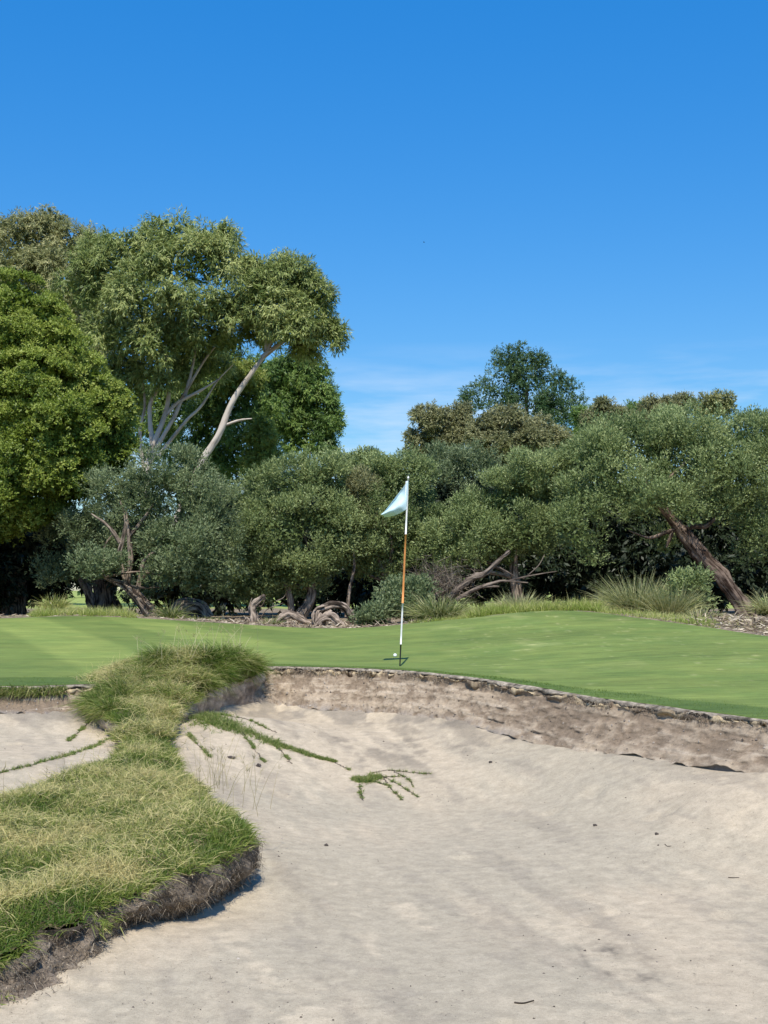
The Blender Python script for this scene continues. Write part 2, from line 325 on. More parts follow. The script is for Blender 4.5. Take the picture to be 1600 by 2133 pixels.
# --- ground behind the green, out to the horizon
gpx = np.linspace(-1500, 3100, 260)
cd = np.interp(gpx, [c[0] for c in crest], [c[2] for c in crest])
back = [(-300, 1286, 31), (0, 1284, 30), (100, 1281, 30), (300, 1286, 29.5), (420, 1290, 29), (560, 1296, 28), (700, 1298, 28), (800, 1297, 28), (900, 1290, 27), (1000, 1280, 26.5),
        (1160, 1275, 26), (1300, 1281, 25), (1400, 1287, 24.5), (1500, 1288, 24), (1600, 1287, 23), (1900, 1290, 22)]
BP = np.array([at(*b) for b in back])
FP = np.array([[x, 46.0, 0.28] for x in np.linspace(-22, 22, 10)])
grz = TPS(np.vstack([CP, BP, FP]), 5e-3)
def ground_z(x, y):
    f = sstep(38, 48, np.asarray(y, float)); return np.clip(grz(np.clip(x, -20, 16), np.minimum(y, 50)), -0.2, 0.75) * (1 - f) + 0.24 * f
offs = np.array([0, 0.15, 0.3, 0.5, 0.75, 1, 1.3, 1.7, 2.1, 2.6, 3.2, 4, 5, 6.5, 8, 10, 13, 17, 22, 30, 45, 80, 160, 400, 1200, 4000])
GD = cd[None] + offs[:, None]
X2 = (gpx[None] - 800) / F * GD
Z2 = ground_z(X2, GD) + 0.02 * fbm(X2 * 2, GD * 2, 0, 3, 8) * sstep(0, 0.5, offs)[:, None]
Z2[0] = gz(X2[0], GD[0]) - 0.012
m, t_, N = mat('leaf_littered_soil'); oc = N('ShaderNodeTexCoord').outputs['Object']
n1 = noise(N, oc, 9, 6, 0.7); n2 = noise(N, oc, 0.7, 3)
cA = ramp(N, n1, [(0.32, (0.07, 0.05, 0.035)), (0.5, (0.20, 0.155, 0.105)), (0.68, (0.42, 0.35, 0.26))])
cB = ramp(N, noise(N, oc, 3, 5), [(0.3, (0.20, 0.26, 0.06)), (0.7, (0.32, 0.36, 0.11))])
sy = N('ShaderNodeSeparateXYZ', {0: oc}).outputs[1]
far = N('ShaderNodeMapRange', {0: sy, 1: 42.0, 2: 48.0}).outputs[0]
cG = N('ShaderNodeMix', {0: far, 6: cA, 7: cB}, data_type='RGBA').outputs[2]
finish(t_, N, cG, 0.95, 0.1, n1, 0.7, 0.05); M_ground = m
tag(mk('ground', np.stack([X2, GD, Z2], -1), [grid_faces(len(offs), len(gpx))], M_ground, smooth=True), kind='structure')
b = 4000.0
tag(mk('base_ground', [(-b, -b, -1.6), (b, -b, -1.6), (b, b, -1.6), (-b, b, -1.6)], [[(0, 1, 2, 3)]], M_ground), kind='structure')

# --- bunker sand
ys = [-4.0]
while ys[-1] < 14.3: ys.append(ys[-1] + (0.12 if ys[-1] < 4.4 else 0.0034 * ys[-1]))
ys = np.array(ys); xs = np.concatenate([np.linspace(-9, -3.9, 30), np.linspace(-3.85, 3.85, 350), np.linspace(3.9, 8, 26)])
SX, SY = np.meshgrid(xs, ys); SZ = sz(SX, SY)
lipd = lipy(SX) - SY
n_a = fbm(SX * 0.7, SY * 0.45, 0, 5, 61); n_b = streakn(SX, SY, 5.0, 0.9, 63, 5); n_c = fbm(SX * 9, SY * 9, 0, 3, 65)
pink = np.array([0.455, 0.376, 0.268]); grey = np.array([0.384, 0.330, 0.241]); pale = np.array([0.520, 0.430, 0.305])
f1 = sstep(-0.5, 0.7, n_a * 0.7 + n_b * 0.35 + 0.55 - 0.13 * (SY - 5.0))           # upper slope drier and pinker, floor greyer
CS = pink * (1 - f1[..., None]) + grey * f1[..., None]
f2 = sstep(0.15, 0.8, n_b * 0.9 - n_a * 0.4) * sstep(-0.2, 0.4, n_c + 0.3); CS = CS * (1 - 0.55 * f2[..., None]) + pale * 0.55 * f2[..., None]
st = sstep(0.35, 0.85, streakn(SX, SY, 4.5, 0.8, 67, 5) + 0.5 * n_c) * 0.36
st = np.maximum(st, 0.75 * sstep(0.1, 0.5, fbm(SX * 3, SY * 3, 0, 4, 69) + 0.35) * (1 - sstep(0.42, 0.85, lipd + 0.12 * n_c)))   # soil washed down under the face
WC = at(800, 1535, 12.1); ws = np.exp(-((SX - WC[0]) / 1.0) ** 2 - ((SY - WC[1]) / 1.0) ** 2)      # grey soil washed down the slope below the flag
dkst = (ws * .60 * sstep(-.05, .6, streakn(SX, SY, 5, 1.1, 75, 5) + .45 * n_c))
dkst = np.maximum(dkst, 0.85 * mark_mask(SX, SY) * (0.85 + 0.15 * np.sin(SX * 130)))
CS = CS * (1 - st[..., None]) + np.array([0.215, 0.186, 0.146]) * st[..., None]
CS = CS * (1 - dkst[..., None]) + np.array([0.115, 0.100, 0.080]) * dkst[..., None]
CS = CS * (1 + 0.05 * n_c[..., None] + 0.03 * fbm(SX * 26, SY * 22, 0, 3, 73)[..., None])
tag(mk('sand', np.stack([SX, SY, SZ], -1), [grid_faces(len(ys), len(xs))], M_sand, smooth=True, cols=CS.reshape(-1, 3)), kind='structure')

# --- earth face under the lip of the green
right = sstep(1.2, 1.6, fx)                                         # here the crust ends in an undercut ledge
prof = [(0, 0), (.012, .006), (.035, .015), (.052, .027), (.030, .036), (.028, .042), (.054, .048), (.056, .061), (.046, .074)]
rows_o, rows_d, rows_b = [], [], []
ragged = fbm(fx * 9, 0 * fx, 0, 4, 81)
for i, (o_, d_) in enumerate(prof):
    rows_o.append(o_ * (0.7 + 0.55 * ragged) + .008 * fbm(fx * 30, i * .9 + 0 * fx, 0, 3, 80) * (i > 0)); rows_d.append(d_ * (0.9 + 0.6 * fbm(fx * 12, i * 0.7 + 0 * fx, 0, 3, 83)) + 0 * fx); rows_b.append(np.full(ns, float(i)))
nb = 44; jag = .022 * fbm(fx * 5, 0 * fx, 0, 4, 84) + .010 * fbm(fx * 22, 0 * fx, 0, 3, 82) + .016 * np.abs(fbm(fx * 11, 0 * fx, 0, 3, 79))
for j in range(1, nb + 1):
    q = j / nb
    rows_o.append(.040 + (run - .040) * (q ** 1.15)); rows_d.append(.074 + (drop - .074) * q + jag * q ** 4); rows_b.append(np.full(ns, 10 + q))
led = 0.5 + 0.5 * fbm(fx * 3, 0 * fx, 0, 3, 85)
rows_o.append(run - 0.010 - (0.024 * right + 0.003) * led ** 2 * 1.6); rows_d.append(drop + 0.006 + jag); rows_b.append(np.full(ns, 12.0))
rows_o.append(run - 0.012 - (0.030 * right + 0.002) * led ** 2 * 1.6); rows_d.append(drop + jag * .6 + 0.035 * (0.4 + right)); rows_b.append(np.full(ns, 12.0))
rows_o.append(run + 0.03 + 0 * fx); rows_d.append(drop + 0.075 + 0 * fx); rows_b.append(np.full(ns, 13.0))
rows_o.append(run + 0.12 + 0 * fx); rows_d.append(drop + 0.20 + 0 * fx); rows_b.append(np.full(ns, 13.0))
O = np.array(rows_o); D = np.array(rows_d); B = np.array(rows_b); FXX = np.repeat(fx[None], len(O), 0)
br = (B > 9.5) & (B < 11.01); q = np.clip(B - 10, 0, 1)
lay = fbm(FXX * 3.5, D * 20 + 0.25 * fbm(FXX * 3, D * 5, 0, 3, 86), 0, 4, 87); crumb = fbm(FXX * 14, D * 20, 0, 5, 89, .6)
slab = np.sin(D * 95 + 2.2 * fbm(FXX * 1.3, D * 3, 0, 3, 88)) 
O = O + br * np.sin(np.clip(q, 0, 1) * math.pi) ** 0.4 * (0.007 * lay + 0.009 * crumb + 0.005 * fbm(FXX * 45, D * 55, 0, 3, 90)) 
# one open crack part way down, right of the flag
crk = at(1100, 1512, 11.8); ck = np.exp(-((FXX - crk[0]) / 0.33) ** 4) * np.exp(-((D - 0.30 * drop[None] / 0.37 - 0.035 * (FXX - crk[0])) / 0.011) ** 2) * br
O = O - 0.022 * ck * sstep(-.2, .5, fbm(FXX * 9, 0 * FXX, 0, 3, 92) + .2)
FXo, FYo, FZo = FXX + nx_[None] * O, fy[None] + ny_[None] * O, fz[None] - D
brown = np.array([0.212, 0.160, 0.110]); beige = np.array([0.362, 0.286, 0.202]); straw = np.array([0.50, 0.40, 0.25]); dk = np.array([0.075, 0.055, 0.04]); gsand = np.array([0.30, 0.255, 0.195]); char = np.array([0.17, 0.155, 0.14])
fb = sstep(-0.5, 0.9, lay * 0.40 + 0.75 * crumb + 0.45 * fbm(FXX * 1.1, D * 4, 0, 3, 91) + np.clip(q, 0, 1) * 0.75 - 0.30 - 1.5 * (1 - sstep(-2.6, -1.8, FXX)))
CF = brown * (1 - fb[..., None]) + beige * fb[..., None]
crust = (sstep(.45, .75, fbm(FXX * 1.7, D * 36 + .3 * FXX, 0, 4, 96)) * br * sstep(-.6, .2, crumb))[..., None] * .6; CF = CF * (1 - crust) + np.array([0.45, 0.37, 0.275]) * crust
sel = lambda lo, hi: ((B >= lo) & (B <= hi))[..., None]
hf = fbm(FXX * 42, B * 1.7, 0, 3, 94); CF = np.where(sel(0, 3), gsand * (0.85 + 0.55 * hf[..., None]), CF)
sw = (sstep(-0.3, 0.3, fbm(FXX * 11, B * .8, 0, 4, 93, .6)))[..., None]
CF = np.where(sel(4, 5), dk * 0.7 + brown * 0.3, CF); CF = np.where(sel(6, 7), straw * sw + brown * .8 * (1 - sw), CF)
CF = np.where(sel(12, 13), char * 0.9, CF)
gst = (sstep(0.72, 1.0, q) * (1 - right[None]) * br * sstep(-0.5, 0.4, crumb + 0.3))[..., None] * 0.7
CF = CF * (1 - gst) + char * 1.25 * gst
face = tag(mk('bunker_face', np.stack([FXo, FYo, FZo], -1), [grid_faces(len(O), ns)[:, ::-1]], M_face, smooth=True, cols=np.clip(CF, 0.02, 0.8).reshape(-1, 3)), kind='structure')

# --- grass-topped bank that runs between the two bunkers
outl = [(170, 1430, 12.3), (190, 1468, 11.9), (242, 1492, 11.2), (248, 1545, 10.4), (224, 1582, 9.8), (105, 1622, 8.9), (0, 1660, 8.2), (-150, 1690, 7.6), (-420, 1730, 7.0),
        (-640, 1850, 6.0), (-520, 2110, 5.0), (-150, 2022, 5.25), (0, 1970, 5.55), (120, 1922, 5.85), (250, 1864, 6.2), (380, 1814, 6.55), (455, 1784, 6.85), (505, 1752, 7.15),
        (516, 1728, 7.4), (492, 1705, 7.75), (445, 1660, 8.5), (392, 1618, 9.2), (358, 1580, 9.8), (360, 1515, 11.2), (376, 1474, 12.0), (410, 1444, 12.7), (470, 1420, 13.3), (540, 1396, 13.85),
        (540, 1380, 14.4), (420, 1385, 14.6), (280, 1392, 14.2), (180, 1412, 13.2)]
OP = np.array([at(*p) for p in outl]); inn = [at(380, 1392, 13.2), at(300, 1420, 12.6), at(320, 1480, 11.6), at(300, 1540, 10.6), at(290, 1600, 9.4), at(300, 1680, 8.2), at(200, 1760, 7.2), at(60, 1800, 6.8), at(350, 1740, 7.4)]
tz0 = TPS(np.vstack([OP, inn]), 5e-3)
oc_ = catmull(np.vstack([OP, OP[:1]]), 560)[:-1]
tang = np.roll(oc_, -1, 0) - np.roll(oc_, 1, 0); onr = nrm(np.stack([-tang[:, 1], tang[:, 0], 0 * tang[:, 0]], -1))
area = 0.5 * np.sum(oc_[:, 0] * np.roll(oc_[:, 1], -1) - np.roll(oc_[:, 0], -1) * oc_[:, 1])
if area > 0: onr = -onr
sarc = np.cumsum(np.linalg.norm(tang, axis=1) / 2)
oc_ = oc_ + onr * (0.035 * fbm(sarc * 5, 0 * sarc, 0, 4, 101))[:, None]
def inpoly(x, y, P):
    r = np.zeros(x.shape, bool); j = len(P) - 1
    for i in range(len(P)):
        a, b_ = P[i], P[j]
        c = ((a[1] > y) != (b_[1] > y)) & (x < (b_[0] - a[0]) * (y - a[1]) / (b_[1] - a[1] + 1e-12) + a[0]); r ^= c; j = i
    return r
def edge_d(x, y):
    d = np.full(x.shape, 9.0)
    for p in oc_[::2]: d = np.minimum(d, (x - p[0]) ** 2 + (y - p[1]) ** 2)
    return np.sqrt(d)
g1, g2 = np.meshgrid(np.arange(-6, 0, 0.055), np.arange(4.4, 14.8, 0.055)); g1 = g1.ravel() + rng.uniform(-.02, .02, g1.size); g2 = g2.ravel() + rng.uniform(-.02, .02, g2.size)
k_ = inpoly(g1, g2, oc_); g1, g2 = g1[k_], g2[k_]; ed = edge_d(g1, g2); k_ = ed > 0.03; g1, g2, ed = g1[k_], g2[k_], ed[k_]
def tz(x, y, e): return tz0(x, y) + 0.05 * sstep(0, 0.3, e) + 0.025 * fbm(x * 2.5, y * 2.5, 0, 3, 103) * sstep(0, 0.15, e) - 0.03 * (1 - sstep(0, 0.10, e))
no = len(oc_); v2 = [Vector((float(a), float(b_))) for a, b_ in oc_[:, :2]] + [Vector((float(a), float(b_))) for a, b_ in zip(g1, g2)]
cv, ce, cf, *_ = delaunay_2d_cdt(v2, [(i, (i + 1) % no) for i in range(no)], [], 1, 1e-5)
cvx = np.array([(v.x, v.y) for v in cv]); ced = edge_d(cvx[:, 0], cvx[:, 1]); cz = tz(cvx[:, 0], cvx[:, 1], ced)
TV = np.column_stack([cvx, cz]); TF = np.array([f for f in cf if len(f) == 3], np.int32)
tri = TV[TF]; nz = np.cross(tri[:, 1] - tri[:, 0], tri[:, 2] - tri[:, 0])[:, 2]; TF[nz < 0] = TF[nz < 0][:, ::-1]
soil = np.array([0.13, 0.105, 0.06]); CT = soil * (1 + 0.3 * fbm(TV[:, 0] * 6, TV[:, 1] * 6, 0, 3, 105))[:, None]
bank = tag(mk('turf_bank', TV, [TF], M_edge, smooth=True, cols=np.clip(CT, 0.02, 1)), kind='structure')
ez = tz(oc_[:, 0], oc_[:, 1], np.zeros(no))
ez = ez + .022 * fbm(sarc * 3.5, 0 * sarc, 0, 4, 106) * sstep(9, 8, oc_[:, 1])
sb = np.minimum(sz(oc_[:, 0], oc_[:, 1], False), ez - 0.03)
pxo = 800 + F * oc_[:, 0] / oc_[:, 1]
slump = (1 - sstep(60, 330, pxo)) * (oc_[:, 1] < 7.0)                # the near end of the cut edge has crumbled outward
nE = 16; EV, EC = [], []
for j in range(nE + 1):
    q = j / nE
    under = -0.075 * sstep(0.35, 1.0, q) + 0.030 * math.sin(min(q * 1.6, 1) * math.pi)
    off = under * (1 - slump) + slump * (0.02 + 0.24 * q ** 1.4) + .05 * fbm(sarc * 2.2, 0 * sarc, 0, 3, 108) * math.sin(math.pi * q)
    cr_ = 0.5 * fbm(sarc * 14, q * 4 + 0 * sarc, 0, 4, 107) + 0.5 * fbm(sarc * 5, q * 2 + 0 * sarc, 0, 3, 109)
    off = off * (1 - .75 * sstep(8.6, 10.2, oc_[:, 1])) + (0.085 - .055 * sstep(8.6, 10.2, oc_[:, 1])) * cr_ * math.sin(math.pi * min(1, 0.15 + q * 0.85)) ** 0.6
    z_ = ez + (sb - 0.06 - ez) * q
    EV.append(np.column_stack([oc_[:, :2] + onr[:, :2] * off[:, None], z_]))
    lt = np.clip(0.5 + 0.5 * cr_, 0, 1)[:, None]
    bk = sstep(8.6, 10.2, oc_[:, 1])[:, None]
    EC.append((np.array([0.060, 0.046, 0.035]) * (1 - lt) + np.array([0.255, 0.205, 0.150]) * lt) * (1 + 0.5 * slump[:, None] * q) * (1 - bk) + (np.array([0.20, 0.155, 0.115]) * (1 - lt) + np.array([0.46, 0.37, 0.28]) * lt) * bk * (1 + .35 * fbm(sarc * 30, q * 9 + 0 * sarc, 0, 3, 110))[:, None])
mk('cut_edge', np.array(EV), [grid_faces(nE + 1, no, True)], M_edge, parent=bank, smooth=True, cols=np.clip(np.array(EC), .02, .6).reshape(-1, 3))

# ------------------------------------------------------------------ blades of grass
def blades(base, d, L, Wd, bend, seg=2, side=None):
    """Curved tapering blades: returns vertices, faces, per-vertex height."""
    n = len(base); L = np.broadcast_to(L, n); Wd = np.broadcast_to(Wd, n); bend = np.broadcast_to(bend, n)
    s = nrm(np.cross(d, rsph(n))) if side is None else side
    hor = d * [1, 1, 0]; V, H = [], []
    for j in range(seg + 1):
        q = j / seg
        p = base + d * (L * q)[:, None] + (hor * 0.5 + [0, 0, -0.75]) * (bend * L * q * q)[:, None]
        if j < seg:
            w = (Wd * 0.5 * (1 - q) ** 0.6)[:, None]; V += [p - s * w, p + s * w]; H += [np.full(n, q)] * 2
        else: V.append(p); H.append(np.full(n, 1.0))
    m_ = 2 * seg + 1; V = np.stack(V, 1).reshape(-1, 3); H = np.stack(H, 1).ravel(); i0 = np.arange(n)[:, None] * m_
    Q = [i0 + np.array([2 * j, 2 * j + 1, 2 * j + 3, 2 * j + 2]) for j in range(seg - 1)]
    T = i0 + np.array([2 * seg - 2, 2 * seg - 1, 2 * seg])
    return V, ([np.vstack(Q)] if Q else []) + [T], H, m_
def blade_obj(name, parts, mat_, parent=None, origin=None):
    Vs, Qs, Ts, Hs, Tn, o_ = [], [], [], [], [], 0
    for (V, fc, H, m_), tint in parts:
        for f in fc: (Qs if f.shape[1] == 4 else Ts).append(f + o_)
        Vs.append(V); Hs.append(H); Tn.append(np.repeat(tint, m_)); o_ += len(V)
    return mk(name, np.vstack(Vs), [np.vstack(a) for a in (Qs, Ts) if a], mat_, parent, attrs={'tint': np.clip(np.concatenate(Tn), 0, 1), 'h': np.concatenate(Hs)}, origin=origin)
def lean(n, lo, hi, toward=None, k=0.0):
    a = rng.uniform(0, 2 * math.pi, n); th = rng.uniform(lo, hi, n)
    d = np.stack([np.sin(th) * np.cos(a), np.sin(th) * np.sin(a), np.cos(th)], -1)
    if toward is not None: d = d + np.asarray(toward) * k
    return nrm(d)
def on_bank(n):
    A = np.linalg.norm(np.cross(TV[TF[:, 1]] - TV[TF[:, 0]], TV[TF[:, 2]] - TV[TF[:, 0]]), axis=1)
    c = TV[TF].mean(1); A = A * ((c[:, 0] / c[:, 1] > -0.36)) * np.clip(9.0 / c[:, 1], 0.7, 1.5)
    i = rng.choice(len(TF), n, p=A / A.sum()); u, v = rng.random(n), rng.random(n); f = u + v > 1; u[f], v[f] = 1 - u[f], 1 - v[f]
    t3 = TV[TF[i]]; return t3[:, 0] + u[:, None] * (t3[:, 1] - t3[:, 0]) + v[:, None] * (t3[:, 2] - t3[:, 0])
P = on_bank(115000); e = edge_d(P[:, 0], P[:, 1])
pat = fbm(P[:, 0] * 2.2, P[:, 1] * 1.7, 0, 4, 111); pat2 = fbm(P[:, 0] * 7, P[:, 1] * 6, 0, 3, 113)
hgt = 0.047 * (1 + 0.45 * pat2) * rng.uniform(0.4, 1.8, len(P)); tint = 0.37 + 0.34 * pat + 0.24 * pat2 + 0.20 * rng.normal(size=len(P)) - 0.22 * (1 - sstep(0, 0.22, e))
p1 = (blades(P, lean(len(P), 0.2, 1.25), hgt, rng.uniform(.003, .0055, len(P)), rng.uniform(.1, .6, len(P))), tint)
P = on_bank(13000); pat = fbm(P[:, 0] * 2.2, P[:, 1] * 1.7, 0, 4, 111)
P = P[pat + rng.normal(size=len(P)) * 0.4 > -0.15]
p2 = (blades(P + [0, 0, .02], lean(len(P), 0.7, 1.5), rng.uniform(.05, .14, len(P)), .0036, rng.uniform(0, .8, len(P)), 3), rng.uniform(.5, 1, len(P)))
P = on_bank(700)
p3 = (blades(P, lean(len(P), 0.1, 0.8), rng.uniform(.12, .28, len(P)), .0030, rng.uniform(.2, .9, len(P)), 3), rng.uniform(.45, .95, len(P)))
# fringe hanging over the cut edge
i = rng.choice(no, 17000, p=(lambda w: w / w.sum())(((oc_[:, 0] / oc_[:, 1] > -0.36) * (oc_[:, 1] < 13.6) * 1.0)))
i = i[fbm(sarc[i] * 6, 0 * sarc[i], 0, 3, 117) + rng.normal(size=len(i)) * .3 > -.25]
P = np.column_stack([oc_[i, :2] - onr[i, :2] * rng.uniform(-.03, .06, len(i))[:, None], ez[i] - rng.uniform(-.02, .07, len(i)) * rng.random(len(i))])
p4 = (blades(P, nrm(lean(len(P), 0, 0.9) + onr[i] * rng.uniform(.1, .9, len(i))[:, None]), rng.uniform(.04, .11, len(P)), .0048, rng.uniform(.3, 1.1, len(P)), 3), 0.28 + 0.16 * rng.normal(size=len(P)))
tag(blade_obj('grass', [p1, p2, p3, p4], M_tgr), 'matted green and straw coloured rough grass covering the bank between the bunkers', 'grass', kind='stuff')
# roots and thatch showing in the cut edge
wf = ((oc_[:, 1] < 8.4) & (oc_[:, 0] / oc_[:, 1] > -0.36)) * 1.0; i = rng.choice(no, 21000, p=wf / wf.sum()); q = rng.uniform(.05, 1.0, len(i)) ** 0.9
EVa = np.array(EV); gr_ = fbm(sarc[i] * 4, q * 3, 0, 3, 119) > .9
P = EVa[np.clip((q * nE).astype(int), 0, nE), i] + rng.normal(size=(len(i), 3)) * [.012, .012, .014]
P = P + onr[i] * 0.006
dd = nrm(rsph(len(i)) * 1.0 + onr[i] * 0.15 + [0, 0, -0.45])
rt = blade_obj('roots', [(blades(P, dd, rng.uniform(.010, .042, len(i)), rng.uniform(.0016, .0036, len(i)), rng.uniform(-1.0, 1.4, len(i)), 3), np.clip(0.42 + 0.34 * rng.normal(size=len(i)), 0, 1))], M_roots, parent=bank)
gt = blade_obj('tufts', [(blades(P[gr_] + onr[i][gr_] * .01, nrm(rsph(gr_.sum()) * .7 + onr[i][gr_] * .6 + [0, 0, .2]), rng.uniform(.02, .06, gr_.sum()), .004, rng.uniform(.2, 1, gr_.sum()), 2), .3 + .15 * rng.normal(size=gr_.sum()))], M_tgr, parent=bank); gt['kind'] = 'stuff'
tag(rt, 'dead brown roots and thatch hanging from the cut edge', kind='stuff')
# short fringe turf blades on the collar along the lip
i = rng.integers(0, nc, 26000); u = rng.random(len(i)) ** 0.8
wgt = fw[0, i]; P = np.column_stack([gx[i] + rng.uniform(-.018, .018, len(i)), lyn[i] + u * wgt, np.zeros(len(i))])
keep = (np.abs(P[:, 0]) < 4.4) & ~inpoly(P[:, 0], P[:, 1], oc_); P = P[keep]; P[:, 2] = gz(P[:, 0], P[:, 1]) - .006
tag(blade_obj('collar_grass', [(blades(P, lean(len(P), 0, .7), rng.uniform(.012, .028, len(P)), .0038, .2, 1), 0.18 + .13 * rng.normal(size=len(P)))], M_clump), 'short darker fringe grass along the bunker lip', 'grass', kind='stuff')

# long-grass clumps on both shoulders of the bank, where it meets the green
def shoulder(name, label, spots, n, toward, L=(.06, .18)):
    P, Dv = [], []
    for (px, py, Y, r) in spots:
        c = at(px, py, Y); m_ = int(n * r / sum(s[3] for s in spots)); o_ = rng.normal(size=(m_, 3)) * r * [.55, .55, .28]
        P.append(c + o_); Dv.append(nrm(o_ * 1.6 / r + rng.normal(size=(m_, 3)) * .35 + [0, 0, .75] + np.asarray(toward)))
    P, Dv = np.vstack(P), np.vstack(Dv); m_ = len(P)
    tn = 0.28 + 0.22 * fbm(P[:, 0] * 5, P[:, 2] * 6, 0, 3, 121) + 0.15 * rng.normal(size=m_)
    st_ = rng.random(m_) < 0.13; tn[st_] = 0.9
    o0 = P.mean(0)
    return tag(blade_obj(name, [(blades(P, Dv, rng.uniform(*L, m_), rng.uniform(.0028, .0048, m_), rng.uniform(.2, .9, m_), 3), tn)], M_clump, origin=o0), label, 'grass clump', 'long grass clumps on the bank')
shoulder('grass_clump', 'shaggy dark green grass clump on the bank shoulder beside the left bunker', [(318, 1390, 13.0, .14), (332, 1370, 13.1, .12), (282, 1416, 12.6, .15), (244, 1440, 12.2, .14), (204, 1466, 11.85, .13), (228, 1478, 11.6, .10), (250, 1456, 12.0, .12)], 12000, (-.3, -.3, -.1))
shoulder('grass_clump', 'tall green grass clump on the bank shoulder where the sandy earth face starts', [(430, 1375, 13.3, .16), (470, 1370, 13.5, .18), (505, 1380, 13.7, .15), (450, 1400, 13.2, .14), (520, 1388, 13.7, .10), (418, 1420, 12.9, .12)], 12000, (.18, -.3, 0))
# straw-coloured ridge of long dead grass between the two clumps
P = []
for (px, py, Y, r) in ((350, 1385, 13.1, .16), (385, 1370, 13.3, .17), (380, 1410, 12.8, .15), (350, 1445, 12.2, .16), (320, 1485, 11.6, .16), (300, 1530, 10.8, .15)):
    P.append(at(px, py, Y) + rng.normal(size=(1500, 3)) * r * [.7, .7, .22])
P = np.vstack(P); m_ = len(P)
tag(blade_obj('ridge_grass', [(blades(P, lean(m_, .3, 1.3, (0, -.5, 0), .6), rng.uniform(.08, .22, m_), rng.uniform(.003, .006, m_), rng.uniform(.2, .8, m_), 3), 0.58 + .25 * fbm(P[:, 0] * 5, P[:, 1] * 5, 0, 3, 5) + .2 * rng.normal(size=m_))], M_tgr), 'bleached matted grass along the ridge of the bank', 'grass', kind='stuff')
# thin seed stalks
def stalks(name, label, spots, n, L, tn=(.5, .95), w=.003, bend=(.1, .7), le=(0.02, .45), matl=None, zf=None):
    P = []
    for (px, py, Y, r) in spots: P.append(at(px, py, Y) + rng.normal(size=(n, 3)) * [r, r, .01])
    P = np.vstack(P); m_ = len(P); Lr = rng.uniform(*L, m_); d = lean(m_, *le); bd = rng.uniform(*bend, m_); o0 = P.mean(0)
    sb_ = nrm(np.cross(d, [0.2, 1, 0.1])); A = blades(P, d, Lr, w, bd, 4, sb_)
    hd = P + d * (Lr * .86)[:, None] + ((d * [1, 1, 0]) * .5 + [0, 0, -.75]) * (bd * Lr * .74)[:, None]
    Bq = blades(np.repeat(hd, 5, 0) + rng.normal(size=(m_ * 5, 3)) * .008, nrm(np.repeat(d, 5, 0) + rng.normal(size=(m_ * 5, 3)) * .45), np.repeat(Lr * .12, 5), .0035, .3, 2)
    return tag(blade_obj(name, [(A, rng.uniform(*tn, m_)), (Bq, rng.uniform(.0, .5, m_ * 5))], matl or M_dry, origin=o0), label, kind='stuff')
stalks('seed_stalks', 'thin purple-brown seed stalks standing at the edge of the bank', [(470, 1650, 8.3, .09), (500, 1690, 7.9, .08), (430, 1630, 8.8, .08), (455, 1640, 8.5, .04)], 9, (.25, .52), (0, .4), .0028)
stalks('seed_stalks', 'pale wiry seed stalks above the clumps at the top of the bank', [(400, 1370, 13.3, .16), (450, 1365, 13.4, .16), (340, 1380, 13.1, .15), (500, 1370, 13.7, .1)], 9, (.30, .55), (.5, 1), .0042, (.1, .6), (.05, .7))
stalks('seed_stalks', 'long bent dry grass stalks over the left bunker', [(10, 1700, 7.9, .2), (120, 1640, 8.7, .2), (200, 1590, 9.6, .15), (60, 1680, 8.2, .2), (250, 1460, 12.0, .2)], 8, (.25, .5), (.1, .6), .003, (.3, 1.1), (.1, .8))

# grass hanging from the lip of the left bunker
i = rng.random(5200); X = -4.6 + i * 2.75; Yl = np.interp(X, fx, fy); P = np.column_stack([X, Yl - .045, gz(X, Yl) - rng.uniform(.02, .10, len(X))])
wsel = fbm(X * 4, 0 * X, 0, 3, 131) > -.7; P = P[wsel]
tag(blade_obj('lip_grass', [(blades(P, nrm(lean(len(P), 0, .6) + [0, -.8, -.2]), rng.uniform(.07, .18, len(P)), .0055, rng.uniform(.6, 1.3, len(P)), 3), .35 + .25 * rng.normal(size=len(P)))], M_clump), 'ragged grass hanging over the left bunker edge', 'grass', kind='stuff')
# dry rootlets along the right lip
X = rng.uniform(-1.4, 3.2, 4200); Yl = np.interp(X, fx, fy); nX = np.interp(X, fx, nx_); nY = np.interp(X, fx, ny_); oo = rng.uniform(.03, .06, len(X))
P = np.column_stack([X + nX * oo, Yl + nY * oo, np.interp(X, fx, fz) - rng.uniform(.010, .085, len(X))])
P = P[fbm(X * 6, 0 * X, 0, 3, 133) > -.1]
rl = blade_obj('rootlets', [(blades(P, nrm(rsph(len(P)) + [-.1, -.4, -.5]), rng.uniform(.015, .05, len(P)), .0035, .3, 2), .6 + .25 * rng.normal(size=len(P)))], M_roots, parent=face); rl['kind'] = 'stuff'

